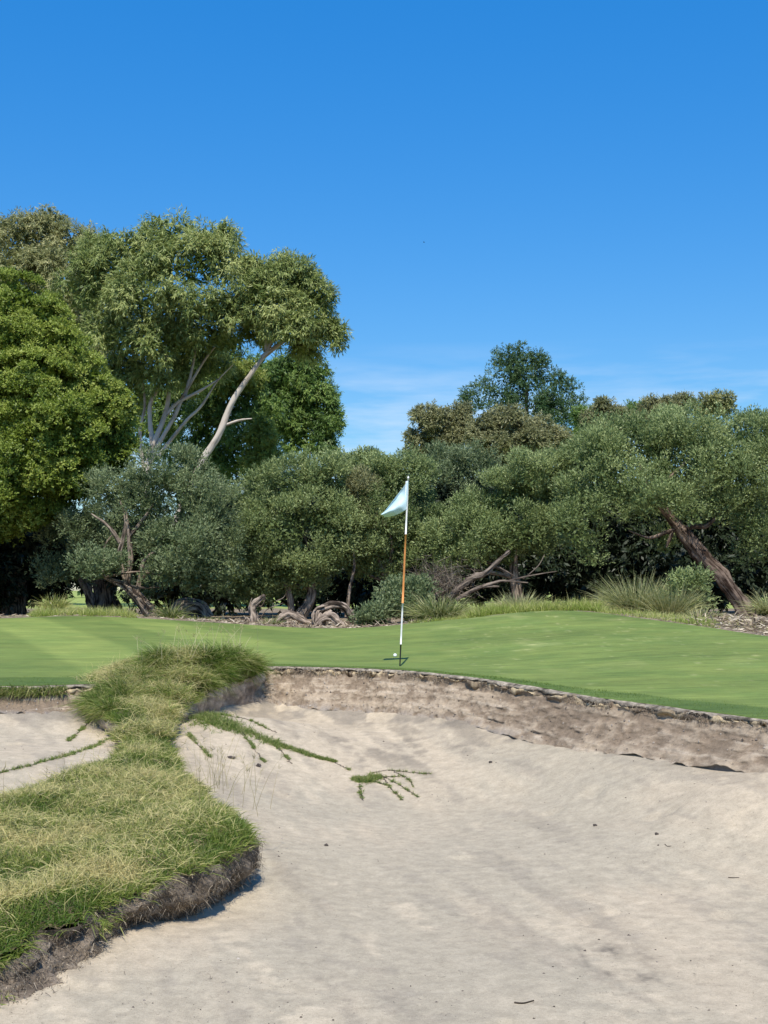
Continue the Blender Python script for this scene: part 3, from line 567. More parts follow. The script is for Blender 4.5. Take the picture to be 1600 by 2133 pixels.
# creeping runners on the sand
def runner(name, label, paths, group='runners creeping over the sand'):
    allp, tn = [], []
    first = hit(paths[0][0][0], paths[0][0][1], sz); rt_ = root(name, first, label, 'plant', group)
    tuft_P, tuft_D, tuft_L = [], [], []
    for pi, pts in enumerate(paths):
        Q = np.array([hit(p[0], p[1], sz) for p in pts]); wd = np.array([p[2] for p in pts]) * (1 if pi == 0 else .5); dn = pts[0][3] if len(pts[0]) > 3 else 260
        C_ = catmull(Q, 60); C_[:, 2] = sz(C_[:, 0], C_[:, 1]) + .006; C_ = C_ + rng.normal(size=C_.shape) * [.006, .006, .002]
        tube('stolon', C_, np.full(60, .0026), M_twig, rt_, sides=4, rough=0)
        Ln = np.linalg.norm(np.diff(Q, axis=0), axis=1).sum(); wm = float(wd.mean()); ks = int(Ln * (24 + dn * .5 + 2600 * wm)); kl = 9
        us = np.clip(rng.random(ks) + .03 * rng.normal(size=ks), 0, 1); ww = np.interp(us, np.linspace(0, 1, len(wd)), wd)
        kp = fbm(us * 9 + Q[0, 0] * 7, 0 * us, 0, 3, 151) + (.95 if pi == 0 else .35) > 0; us, ww = us[kp], ww[kp]; ks = len(us)
        ang = rng.uniform(0, 2 * math.pi, ks); ln = (.006 + ww * rng.uniform(.15, 1.5, ks)); tt = rng.random((ks, kl))
        b0 = np.stack([np.interp(us, np.linspace(0, 1, 60), C_[:, j]) for j in range(3)], -1)
        p = b0[:, None] + np.stack([np.cos(ang)[:, None] * ln[:, None] * tt, np.sin(ang)[:, None] * ln[:, None] * tt * 1.3, 0 * tt], -1) + (rng.normal(size=(ks, 1, 3)) * (ww * .45)[:, None, None] + rng.normal(size=(ks, kl, 3)) * .005) * [1, 1.2, .2]
        p = p.reshape(-1, 3); ww = np.repeat(ww, kl); n = len(p)
        p[:, 2] = sz(p[:, 0], p[:, 1]) + .003
        tuft_P.append(p); tuft_D.append(lean(n, .2, 1.4)); tuft_L.append(rng.uniform(.014, .042, n) * (1 + 8 * ww))
    P = np.vstack(tuft_P); n = len(P)
    blade_obj('leaves', [(blades(P, np.vstack(tuft_D), np.concatenate(tuft_L), .0040, rng.uniform(0, .5, n), 2), .42 + .22 * rng.normal(size=n))], M_runner, rt_, first)
    return rt_

# ------------------------------------------------------------------ wood: tubes
def tube(name, P, R, m_, parent=None, sides=9, rough=0.12, origin=None, seed=0, label=None, fine=1.0):
    P = np.asarray(P, float); R = np.asarray(R, float); n = len(P); T = nrm(np.gradient(P, axis=0))
    up = np.array([0.3, 1.0, 0.2]); s = nrm(np.cross(T, up)); u_ = np.cross(s, T)
    a = np.linspace(0, 2 * math.pi, sides, endpoint=False); ca, sa = np.cos(a), np.sin(a)
    arc = np.concatenate([[0], np.cumsum(np.linalg.norm(np.diff(P, axis=0), axis=1))])
    AA, SS = np.meshgrid(a, arc); RR = R[:, None] * np.ones(sides)[None]
    if rough: RR = RR * (1 + rough * (fbm(np.cos(AA) * 2.2 * fine, np.sin(AA) * 2.2 * fine, SS * 1.2 / max(R.mean(), .02) * .25, 3, seed + 7) + .6 * np.abs(fbm(np.cos(AA) * 5 * fine, np.sin(AA) * 5 * fine, SS * .25 / max(R.mean(), .02), 2, seed + 3))))
    V = P[:, None] + RR[..., None] * (ca[None, :, None] * s[:, None] + sa[None, :, None] * u_[:, None])
    V = np.vstack([V.reshape(-1, 3), P[:1], P[-1:]]); nv = n * sides
    fc = grid_faces(n, sides, True); k = np.arange(sides); c1 = np.column_stack([np.full(sides, nv), (k + 1) % sides, k]); c2 = np.column_stack([np.full(sides, nv + 1), nv - sides + k, nv - sides + (k + 1) % sides])
    tcv = np.vstack([np.stack([np.cos(AA) * R[:, None], np.sin(AA) * R[:, None], SS], -1).reshape(-1, 3), [[0, 0, 0]], [[0, 0, arc[-1]]]]) + seed * 1.7
    if parent is not None and origin is None: origin = tuple(parent.location)
    o = mk(name, V, [fc[:, ::-1], c1, c2], m_, parent, True, {'tc': tcv}, origin=origin)
    if label: o['label'] = label
    return o
def pxtube(name, pts, Y, m_, parent, r, sides=9, rough=.14, n=None, seed=0, label=None):
    """pts: (px, py[, depth offset]); r: (start, end) or list of radii in metres."""
    Q = np.array([at(p[0], p[1], Y + (p[2] if len(p) > 2 else 0)) for p in pts]); n = n or max(8, 5 * len(pts))
    rr = np.interp(np.linspace(0, 1, n), np.linspace(0, 1, len(r)), r)
    return tube(name, catmull(Q, n), rr, m_, parent, sides, rough, seed=seed, label=label)

R1 = [(405, 1496, .12, 420), (440, 1502, .15), (475, 1512, .14), (520, 1528, .09), (570, 1549, .055), (640, 1573, .020), (700, 1588, .005)]
runner('creeping_grass', 'long green runner trailing from the bank down over the sand', [R1, [(500, 1520, .02), (530, 1560, .012), (552, 1590, .006)], [(560, 1542, .015), (590, 1570, .01), (606, 1592, .004)], [(450, 1490, .012), (510, 1498, .006), (575, 1527, .003)], [(600, 1556, .014), (670, 1578, .008), (730, 1606, .003)], [(392, 1530, .02), (420, 1560, .008), (440, 1580, .004)]])
runner('creeping_grass', 'small green grass tuft with radiating runners alone on the sand slope', [[(742, 1624, .035, 2600), (758, 1628, .045), (785, 1620, .03)], [(770, 1612, .012, 60), (810, 1606, .009), (850, 1610, .003), (895, 1613, .001)], [(750, 1635, .01, 60), (752, 1655, .007), (755, 1668, .002)], [(790, 1615, .008, 60), (830, 1635, .006), (868, 1660, .002)], [(800, 1622, .006, 40), (815, 1645, .004), (838, 1668, .001)], [(820, 1608, .006, 40), (850, 1625, .004), (862, 1640, .002)], [(765, 1622, .012, 60), (790, 1632, .008), (812, 1638, .003)], [(770, 1615, .010, 60), (800, 1620, .008), (830, 1618, .003)]])
runner('creeping_grass', 'thin green runner along the sand of the left bunker', [[(225, 1540, .012, 60), (190, 1558, .012), (120, 1580, .010), (50, 1598, .007), (-20, 1615, .004)], [(192, 1488, .012, 200), (180, 1510, .01), (160, 1530, .006), (140, 1545, .003)]])
runner('creeping_grass', 'green grass tuft under the bank overhang beside the earth face', [[(412, 1460, .04, 300), (425, 1475, .035), (418, 1492, .03)]])

# ------------------------------------------------------------------ foliage
def leaves(P, ax, L, Wd, tint, out=None, wob=.55):
    n = len(P); s = nrm(np.cross(ax, rsph(n) if out is None else out + rsph(n) * wob)); L = np.broadcast_to(L, n)[:, None]; Wd = np.broadcast_to(Wd, n)[:, None] * .5
    V = np.stack([P, P + ax * L * .45 + s * Wd, P + ax * L, P + ax * L * .45 - s * Wd], 1).reshape(-1, 3)
    return V, np.arange(n * 4).reshape(n, 4), np.repeat(np.clip(tint, 0, 1), 4)
STY = {  # leaves per spray, twig length, leaf length, leaf width, clump size, upward pull, clumps per lobe, droop, shell thickness
    'tea': dict(k=10, tw=.30, L=(.045, .09), W=.024, q=(.26, .40), up=.75, sub=9, droop=0, th=.26),
    'euc': dict(k=8, tw=.26, L=(.12, .22), W=.036, q=(.26, .42), up=.15, sub=13, droop=.9, th=.6),
    'round': dict(k=9, tw=.08, L=(.045, .085), W=.034, q=(.26, .36), up=.55, sub=26, droop=0, th=.14),
    'far': dict(k=8, tw=.24, L=(.10, .19), W=.048, q=(.2, .36), up=.25, sub=10, droop=.5, th=.45),
    'con': dict(k=9, tw=.34, L=(.10, .19), W=.046, q=(.2, .34), up=.15, sub=8, droop=0, th=.5),
    'dark': dict(k=8, tw=.24, L=(.11, .20), W=.040, q=(.22, .36), up=.1, sub=11, droop=.7, th=.45),
}
def crown_arrays(lobes, Y, style, n, core=.12):
    S = STY[style]; Cs, Rs = [], []
    for l in lobes:
        px, py, rx, ry = l[:4]; d = l[4] if len(l) > 4 else 0.0
        d = d + rng.normal() * .12 * (rx + ry) * Y / F; c = at(px, py, Y + d); k = (Y + d) / F; Cs.append(c); Rs.append((rx * k, (l[5] if len(l) > 5 else .5 * (rx + ry)) * k, ry * k))
    Cs, Rs = np.array(Cs), np.array(Rs); nl = len(Cs)
    for i in range(nl):                                     # smaller boughs break the outline of each big one
        for _ in range(1 if style == 'round' else 3):
            d = rsph(1)[0]; d[2] = abs(d[2]) * .8 + .1 * d[2]; d[1] *= .6; d[2] *= .3 if style == 'con' else 1; d = d / np.linalg.norm(d)
            Cs = np.vstack([Cs, Cs[i] + Rs[i] * d * rng.uniform(.75, .98)]); Rs = np.vstack([Rs, Rs[i] * rng.uniform(.28, .46) * ([1.3, 1, .55] if style == 'con' else [1, 1, 1])])
    wl = Rs[:, 0] * Rs[:, 2] + Rs[:, 1] * Rs[:, 0]; wl = wl / wl.sum()
    sc_, sq, sd_, st_, sw_ = [], [], [], [], []
    for i in range(len(Cs)):
        m_ = S['sub']; d = rsph(m_ * 2); d = d[(d[:, 2] > -.75) & ((d[:, 1] < .45) | (rng.random(len(d)) < .5))][:m_]
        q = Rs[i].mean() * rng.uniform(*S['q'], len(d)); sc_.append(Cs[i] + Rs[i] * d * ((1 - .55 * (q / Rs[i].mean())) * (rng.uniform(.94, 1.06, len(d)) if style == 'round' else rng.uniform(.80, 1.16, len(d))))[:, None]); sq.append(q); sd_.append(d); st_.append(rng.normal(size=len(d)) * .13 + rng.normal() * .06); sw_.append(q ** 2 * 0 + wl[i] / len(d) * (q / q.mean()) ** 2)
    sc_, sq, sd_, st_, sw_ = map(np.concatenate, (sc_, sq, sd_, st_, sw_))
    m_ = n // S['k']; j = rng.choice(len(sc_), m_, p=sw_ / sw_.sum())
    d = nrm(rsph(m_) * (.75 if style == 'round' else 1) + sd_[j] * (.5 if style == 'round' else .65) + [0, -.15, S['up'] * (1.1 if style == 'round' else .7)]); p = sc_[j] + d * (sq[j] * np.where(rng.random(m_) < .07, rng.uniform(1.05, 1.35, m_), rng.uniform(1 - S['th'], 1.08, m_)))[:, None]
    tw = nrm(d + [0, 0, S['up']] + rng.normal(size=(m_, 3)) * .35 - np.array([0, 0, 1]) * S['droop'] * rng.uniform(.3, 1.2, m_)[:, None])
    k = S['k']; u = rng.random((m_, k, 1)); PP = p[:, None] + tw[:, None] * S['tw'] * u + rng.normal(size=(m_, k, 3)) * .02
    OU = np.repeat(d + [0, -.15, .35], k, 0)
    ax = nrm(tw[:, None] + rng.normal(size=(m_, k, 3)) * (.9 if style == 'round' else .48 if style == 'tea' else .62) - np.array([0, 0, 1]) * S['droop'] * .6)
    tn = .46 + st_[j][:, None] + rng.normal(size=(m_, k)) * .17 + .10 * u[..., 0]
    PP, ax, tn = PP.reshape(-1, 3), ax.reshape(-1, 3), tn.ravel()
    LL = rng.uniform(*S['L'], len(PP)); WW = S['W'] * rng.uniform(.7, 1.3, len(PP))
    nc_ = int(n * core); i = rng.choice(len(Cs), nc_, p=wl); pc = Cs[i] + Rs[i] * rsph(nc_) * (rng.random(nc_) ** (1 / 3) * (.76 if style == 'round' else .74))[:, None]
    PP = np.vstack([PP, pc]); ax = np.vstack([ax, rsph(nc_)]); OU = np.vstack([OU, rsph(nc_)]); tn = np.concatenate([tn, rng.uniform(.1, .45, nc_)])  # older inner leaves, tinted darker to deepen the shade in crown gaps
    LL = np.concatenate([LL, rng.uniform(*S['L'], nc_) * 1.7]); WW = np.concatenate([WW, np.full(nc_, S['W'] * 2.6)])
    return PP, ax, LL, WW, tn, Cs, Rs, OU
def tree(name, label, cat, base, lobes, style, n, leafm, barkm, trunk=None, branches=(), group=None, tr=.16, limbs=5, core=.12, parts=None):
    px, py, Y = base; b0 = at(px, py, Y)
    if Y > 34: b0[2] = ground_z(b0[:1], b0[1:2])[0] - .05
    r_ = root(name, b0, label, cat, group); o0 = tuple(r_.location)
    PP, ax, LL, WW, tn, Cs, Rs, OU = crown_arrays(lobes, Y, style, n, core)
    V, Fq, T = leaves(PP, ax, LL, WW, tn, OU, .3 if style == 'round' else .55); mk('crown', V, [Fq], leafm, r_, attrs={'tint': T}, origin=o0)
    for q in parts or ():
        PP, ax, LL, WW, tn, *_ = crown_arrays(q[1], Y, style, q[2], core); V, Fq, T = leaves(PP, ax, LL, WW, tn)
        o = mk('crown', V, [Fq], q[0], r_, attrs={'tint': T}, origin=o0)
        if len(q) > 3: o['label'] = q[3]
    top = Cs.mean(0); sd_ = int(rng.integers(1, 99))
    if trunk is None:
        Q = np.array([b0, b0 * .6 + top * .4 + rng.normal(size=3) * [.15, .15, 0], top]); tube('trunk', catmull(Q, 12), np.interp(np.linspace(0, 1, 12), [0, 1], [tr, tr * .35]), barkm, r_, 8, seed=sd_)
        jn = Q[1]
    else:
        pts, rad = trunk; pxtube('trunk', pts, Y, barkm, r_, rad, 22, .16 if barkm is M_pale else .34, n=8 * len(pts), seed=sd_); p_ = pts[-1]; jn = at(p_[0], p_[1], Y + (p_[2] if len(p_) > 2 else 0))
    for q, (pts, rad) in enumerate(branches): pxtube('branch', pts, Y, barkm, r_, rad, 8, .16, n=6 * len(pts), seed=sd_ + q)
    for i in rng.permutation(len(lobes))[:limbs]:
        c = Cs[i]; c = c * .9 + jn * .1; mid = (jn + c) / 2 + rng.normal(size=3) * .06 * np.linalg.norm(c - jn); Q = catmull(np.array([jn, mid, c]), 9)
        tube('limb', Q, np.linspace(tr * .38, tr * .1, 9), barkm, r_, 6, seed=int(i) + sd_)
    return r_

# tall trees on the left
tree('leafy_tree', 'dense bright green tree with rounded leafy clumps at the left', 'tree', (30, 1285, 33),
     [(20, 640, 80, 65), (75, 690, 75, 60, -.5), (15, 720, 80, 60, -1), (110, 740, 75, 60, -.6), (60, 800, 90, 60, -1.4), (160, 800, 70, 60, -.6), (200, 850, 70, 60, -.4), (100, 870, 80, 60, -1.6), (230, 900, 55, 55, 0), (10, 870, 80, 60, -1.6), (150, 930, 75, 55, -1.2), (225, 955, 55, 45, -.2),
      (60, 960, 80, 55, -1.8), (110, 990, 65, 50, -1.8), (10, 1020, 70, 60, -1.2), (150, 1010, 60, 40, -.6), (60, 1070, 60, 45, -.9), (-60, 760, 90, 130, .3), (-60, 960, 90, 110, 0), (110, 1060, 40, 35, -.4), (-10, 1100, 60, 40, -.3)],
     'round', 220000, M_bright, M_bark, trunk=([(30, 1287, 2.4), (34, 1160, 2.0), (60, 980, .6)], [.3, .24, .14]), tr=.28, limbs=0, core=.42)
tree('shrub', 'near-black shrub added to stand for the shade under the bright green tree', 'bush', (40, 1285, 35.8), [(10, 1140, 60, 55), (80, 1130, 60, 55), (60, 1195, 66, 45), (140, 1150, 46, 50), (0, 1225, 60, 45), (175, 1195, 32, 36), (-60, 1180, 70, 90), (100, 1232, 30, 24)], 'dark', 30000, M_wood, M_bark, tr=.06, limbs=2, core=.3)  # shrub added where only shade lies, its darkened leaves carry that shade
tree('gum_tree', 'tall gum tree with several pale stems behind the bright green tree', 'tree', (300, 1270, 46),
     [(345, 490, 55, 42), (300, 530, 70, 45), (440, 505, 55, 42), (400, 555, 95, 50, -1), (240, 575, 75, 55, -.5), (310, 625, 90, 60, -1.6), (420, 640, 70, 50, -1.4), (470, 660, 45, 38, -1.2), (255, 700, 75, 60, -1), (350, 700, 60, 45, -.8), (215, 520, 45, 32, .6), (470, 560, 40, 40, 1), (265, 780, 35, 50, .4), (400, 720, 45, 30, .8), (440, 765, 40, 28, 1.4), (310, 770, 34, 26, -.6), (370, 770, 26, 22, .5), (480, 715, 40, 26, .4), (285, 840, 20, 26, .8), (345, 805, 30, 22, -.6), (250, 800, 40, 50, .5), (390, 800, 34, 26, .9), (300, 720, 60, 50, -1.2), (430, 700, 50, 36, -.6), (180, 600, 60, 60, -.2)],
     'euc', 78000, M_euc, M_pale, trunk=([(296, 1260), (300, 1060), (306, 985), (318, 930), (345, 860), (352, 800), (342, 730)], [.20, .18, .155, .12, .09, .065, .03]),
     branches=[([(308, 975), (330, 925), (362, 870), (385, 820), (430, 745), (470, 700)], [.085, .08, .068, .055, .04, .015]), ([(330, 950), (385, 880), (420, 845), (452, 795), (485, 760)], [.07, .06, .05, .035, .015]),
               ([(300, 990), (292, 900), (302, 840), (292, 770)], [.075, .06, .045, .02]), ([(345, 865), (372, 838), (420, 812), (455, 790)], [.07, .06, .05, .02]), ([(385, 825), (400, 770), (412, 700)], [.07, .05, .03]), ([(318, 930), (312, 850), (330, 800), (325, 730)], [.09, .08, .06, .03])], tr=.14, limbs=5)
tree('gum_tree', 'leaning pale gum tree whose crown hangs furthest out against the sky', 'tree', (360, 1275, 45),
     [(595, 585, 65, 45), (550, 625, 55, 48, -.4), (640, 625, 48, 45, .3), (668, 690, 36, 26), (702, 702, 18, 26), (605, 685, 55, 36, -.5), (535, 580, 38, 36, .5), (640, 730, 30, 22, .6), (545, 690, 40, 34, .8)],
     'euc', 40000, M_euc, M_pale, trunk=([(352, 1130), (385, 1040), (416, 970), (458, 900), (485, 835), (520, 782), (560, 725), (585, 650)], [.135, .13, .122, .112, .10, .082, .06, .02]),
     branches=[([(545, 745), (590, 712), (640, 690), (690, 700)], [.09, .07, .05, .02]), ([(555, 730), (555, 680), (530, 620)], [.08, .06, .03]), ([(470, 885), (500, 875), (525, 872)], [.05, .04, .015]), ([(575, 695), (615, 660), (640, 620)], [.07, .05, .02])], tr=.12, limbs=4)
tree('gum_tree', 'brownish gum tree rising highest at the left edge behind the others', 'tree', (110, 1265, 53),
     [(100, 468, 42, 30), (60, 505, 75, 45), (150, 520, 70, 42, -.6), (20, 555, 85, 55, -1), (120, 590, 85, 60, -1.4), (185, 640, 60, 55, -1), (180, 720, 55, 55, -.6), (215, 780, 45, 55, 0), (-20, 490, 55, 45), (110, 660, 70, 50), (-60, 600, 80, 90)],
     'euc', 70000, M_eucb, M_pale, tr=.25, limbs=5)
tree('drooping_tree', 'dark green drooping tree standing behind the leaning pale gum', 'tree', (630, 1265, 55),
     [(600, 790, 55, 42), (650, 785, 36, 40, .3), (640, 835, 50, 45), (672, 900, 33, 48), (575, 850, 50, 55, .4), (625, 905, 42, 45), (690, 880, 18, 40), (690, 930, 18, 28), (560, 780, 40, 40, 1)],
     'dark', 52000, M_dark, M_bark, tr=.2, limbs=4)
tree('dark_tree', 'dark leafy tree in the shade behind the pale gum stems', 'tree', (470, 1268, 51),
     [(490, 840, 55, 65), (440, 900, 60, 65), (510, 930, 55, 65, -.4), (400, 850, 50, 60, .6), (460, 985, 70, 50), (390, 960, 50, 60), (540, 860, 40, 50, .3), (430, 790, 50, 40, .5), (560, 990, 30, 35, .4), (350, 900, 45, 80, 1), (320, 820, 40, 50, 1.5), (390, 760, 50, 40, 1.6), (290, 900, 30, 60, 1.8), (480, 760, 50, 40, 1.5)],
     'dark', 56000, M_dark, M_bark, tr=.2, limbs=3)
tree('yellow_green_tree', 'yellowish green tree catching the sun right of the leaning gum trunk', 'tree', (545, 1270, 49),
     [(545, 915, 26, 36), (558, 955, 26, 36), (530, 975, 28, 32), (548, 1000, 28, 24), (500, 800, 45, 36, 1.6)], 'dark', 20000, M_yel, M_bark, tr=.12, limbs=2)

# tea-tree scrub in a row behind the green
G_tea = 'tea-tree scrub behind the green'
tree('tea_tree', 'grey green tea-tree over a forked leaning trunk left of the stump', 'tree', (320, 1287, 29),
     [(350, 1000, 70, 45), (420, 1055, 60, 52), (305, 1050, 55, 42, .4), (245, 1030, 56, 36, 1.0), (400, 1140, 70, 55, -.4), (350, 1200, 40, 34, -.5), (450, 1195, 45, 42, -.2), (200, 1185, 48, 26, -.5), (175, 1100, 40, 45, 3.2), (455, 1110, 40, 48), (400, 1215, 38, 30, -.3), (250, 1090, 34, 28, 1.0), (320, 1130, 34, 34, .3), (140, 1190, 52, 34, 3.8), (205, 1150, 44, 36, 3.2), (120, 1110, 34, 40, 4), (300, 1235, 36, 18, 1.2)],
     'tea', 66000, M_tea2, M_bark, trunk=([(322, 1290), (300, 1262), (278, 1238), (262, 1222), (238, 1212), (216, 1202)], [.135, .125, .11, .085, .055, .025]),
     branches=[([(272, 1230), (256, 1190), (250, 1150), (262, 1090), (250, 1040)], [.07, .06, .05, .035, .015]), ([(285, 1240), (292, 1205), (300, 1170), (330, 1140), (350, 1080)], [.06, .052, .045, .035, .015]), ([(262, 1222), (272, 1170), (268, 1110), (262, 1060)], [.075, .065, .05, .02]), ([(250, 1130), (225, 1095), (190, 1070)], [.05, .04, .015]), ([(292, 1210), (308, 1190), (325, 1188)], [.05, .04, .02]), ([(268, 1120), (300, 1080), (320, 1050)], [.05, .04, .015])], group=G_tea, tr=.09, limbs=4)
tree('tea_tree', 'broad olive tea-tree between the forked trunk and the flag', 'tree', (620, 1292, 31),
     [(540, 1050, 50, 48), (610, 1010, 65, 40), (680, 1000, 58, 38), (585, 1110, 65, 55, -.4), (665, 1080, 60, 50, -.2), (705, 1120, 48, 48, -.4), (630, 1195, 48, 38, -.2), (530, 1150, 45, 50), (520, 1215, 45, 34), (580, 1180, 40, 40), (690, 1180, 35, 30, .2), (560, 1235, 42, 26, .3), (640, 1232, 34, 22, .4), (500, 1240, 30, 24, .6)],
     'tea', 66000, M_tea3, M_bark, branches=[([(722, 1285), (728, 1230), (738, 1180), (735, 1140)], [.05, .045, .035, .02]), ([(610, 1290), (600, 1230), (570, 1160)], [.09, .07, .03])], group=G_tea, limbs=4)
tree('tea_tree', 'green tea-tree directly behind the blue flag', 'tree', (800, 1293, 32),
     [(770, 1000, 62, 38), (845, 1005, 52, 42), (740, 1045, 46, 40), (800, 1070, 60, 48, -.4), (865, 1090, 48, 52), (775, 1130, 60, 48, -.4), (850, 1150, 52, 50), (740, 1180, 36, 34), (800, 1190, 44, 30)],
     'tea', 56000, M_tea, M_bark, group=G_tea, limbs=4, parts=[(M_brown, [(748, 1035, 26, 34, -.8), (765, 1075, 18, 22, -.9)], 5200, 'dull brown dying patch of foliage')])
tree('tea_tree', 'darker tea-tree set back just right of the flag', 'tree', (930, 1285, 35),
     [(925, 985, 68, 36), (970, 1030, 52, 46), (905, 1045, 46, 48), (940, 1095, 55, 48), (990, 975, 40, 30), (900, 1130, 40, 40), (1000, 1030, 50, 50, 1), (940, 1000, 50, 50, 1.5)],
     'tea', 34000, M_tea2, M_bark, group=G_tea, limbs=3)
tree('tea_tree', 'spreading tea-tree above the fallen branches', 'tree', (1090, 1282, 31),
     [(985, 1095, 58, 46), (1050, 1050, 62, 46), (1120, 1000, 70, 44), (1080, 1110, 62, 48, -.4), (1010, 1140, 45, 38, -.3), (1170, 1060, 60, 56, -.2), (1190, 985, 66, 46), (930, 1135, 48, 40, .2), (945, 1180, 38, 26), (1130, 1140, 40, 34), (1050, 1160, 36, 26)],
     'tea', 64000, M_tea, M_bark, group=G_tea, limbs=4)
tree('tea_tree', 'large domed tea-tree on a thick leaning red-brown trunk at the right', 'tree', (1560, 1285, 27.5),
     [(1250, 960, 66, 42, .4), (1340, 925, 76, 44, .4), (1450, 915, 86, 42, .4), (1560, 925, 76, 46, .4), (1300, 1010, 72, 42), (1400, 985, 80, 42), (1510, 990, 80, 48), (1610, 1000, 72, 62), (1228, 1050, 56, 48), (1205, 1115, 44, 48), (1560, 1080, 60, 46), (1600, 1140, 52, 46), (1480, 1055, 50, 34, -.3), (1680, 930, 90, 70, .4), (1700, 1060, 80, 90), (1320, 1060, 50, 36, -.1), (1385, 1135, 30, 20, .5), (1230, 1160, 26, 26), (1280, 960, 80, 60, 2.6), (1420, 940, 90, 60, 2.8), (1560, 950, 90, 60, 2.8), (1680, 980, 80, 80, 2.6), (1350, 1040, 80, 50, 3), (1500, 1050, 90, 60, 3.2), (1340, 1045, 34, 26, -.9), (1395, 1045, 30, 22, -.8), (1440, 1080, 26, 18, -.7)],
     'tea', 120000, M_tea, M_redbark, trunk=([(1562, 1290), (1530, 1240), (1490, 1190), (1455, 1150), (1425, 1112), (1398, 1080), (1368, 1045), (1345, 1005), (1330, 960)], [.175, .16, .15, .145, .13, .095, .07, .05, .02]),
     branches=[([(1425, 1112), (1438, 1096), (1470, 1095), (1500, 1070)], [.085, .06, .05, .02]), ([(1415, 1100), (1385, 1110), (1350, 1120), (1310, 1105)], [.06, .045, .03, .012]), ([(1355, 1025), (1400, 990), (1440, 950)], [.06, .04, .02]), ([(1405, 1095), (1396, 1120), (1388, 1140)], [.05, .04, .02])], group=G_tea, tr=.10, limbs=0)
tree('shrub', 'small grey green bush beside the foot of the flagstick line', 'bush', (850, 1298, 25.5),
     [(835, 1255, 26, 22), (862, 1245, 24, 24), (850, 1275, 30, 18), (876, 1268, 16, 18), (815, 1270, 14, 16)], 'tea', 9000, M_tea2, M_bark, tr=.03, limbs=2)
tree('shrub', 'low grey green plant growing against the coiled log', 'bush', (785, 1306, 25.2), [(775, 1296, 20, 9), (792, 1292, 14, 11), (760, 1299, 12, 7)], 'tea', 2600, M_tea2, M_bark, tr=.015, limbs=1)

# far trees on the right
tree('bronze_gum', 'leftmost bronze-leaved gum beyond the scrub, next to open sky', 'tree', (910, 1262, 62), [(900, 880, 40, 30), (940, 868, 34, 26), (880, 915, 28, 26), (930, 920, 42, 30), (960, 900, 26, 34), (870, 945, 26, 18)], 'far', 26000 , M_brown, M_pale, group='bronze gums beyond the scrub', tr=.16, limbs=4, core=.08)
tree('bronze_gum', 'broad domed bronze gum in front of the dark blue green tree', 'tree', (1080, 1262, 60), [(1060, 880, 55, 34), (1020, 915, 45, 38), (1105, 905, 52, 36), (1150, 925, 40, 34), (1075, 935, 70, 34, -.5), (1000, 960, 45, 24), (1090, 970, 60, 26)], 'far', 40000 , M_brown, M_pale, group='bronze gums beyond the scrub', tr=.18, limbs=3)
tree('layered_tree', 'tall dark blue green tree with open layered boughs above the scrub', 'tree', (1090, 1258, 74),
     [(1065, 745, 30, 18), (1095, 760, 34, 22), (1125, 755, 16, 20), (1055, 785, 36, 20), (1110, 800, 45, 26), (1150, 795, 30, 20), (1010, 805, 28, 16), (985, 830, 26, 18), (1050, 825, 40, 24), (1100, 850, 50, 26), (1160, 835, 36, 22), (1190, 810, 18, 10), (1200, 835, 16, 10), (1010, 850, 28, 18), (1150, 870, 36, 26), (1180, 860, 24, 18), (1080, 725, 12, 8), (1040, 760, 16, 10)],
     'con', 30000, M_con, M_bark, tr=.26, limbs=7, core=.05)
tree('leafy_tree', 'mid green tree between the two groups of bronze gums', 'tree', (1240, 1262, 66), [(1235, 870, 40, 26), (1320, 860, 28, 18), (1225, 915, 40, 36), (1270, 900, 45, 34), (1200, 935, 24, 30)], 'far', 24000 , M_dark, M_bark, tr=.16, limbs=2)
tree('bronze_gum', 'bronze gum with a pointed top right of the dark blue green tree', 'tree', (1270, 1262, 62), [(1262, 852, 22, 20), (1245, 880, 28, 22), (1285, 880, 34, 24), (1320, 895, 40, 24), (1260, 910, 32, 22)], 'far', 20000 , M_brown, M_pale, group='bronze gums beyond the scrub', tr=.14, limbs=4, core=.08)
tree('bronze_gum', 'twin-topped bronze gum showing over the big domed tea-tree', 'tree', (1390, 1262, 62), [(1365, 848, 28, 18), (1410, 842, 26, 20), (1390, 870, 40, 20), (1345, 875, 26, 18)], 'far', 15000 , M_brown, M_pale, group='bronze gums beyond the scrub', tr=.14, limbs=4, core=.08)
tree('grey_gum', 'small airy grey green gum peeking over the domed tea-tree at the right', 'tree', (1485, 1262, 62), [(1470, 838, 24, 14), (1502, 838, 22, 16), (1485, 856, 32, 14)], 'far', 7000 , M_eucb, M_pale, tr=.12, limbs=5, core=.03)
tree('leafy_tree', 'small distant green treetop left of the bronze gums', 'tree', (765, 1262, 58), [(765, 958, 26, 16), (740, 970, 22, 14), (785, 970, 24, 14)], 'far', 8000 , M_tea, M_bark, tr=.12, limbs=2)

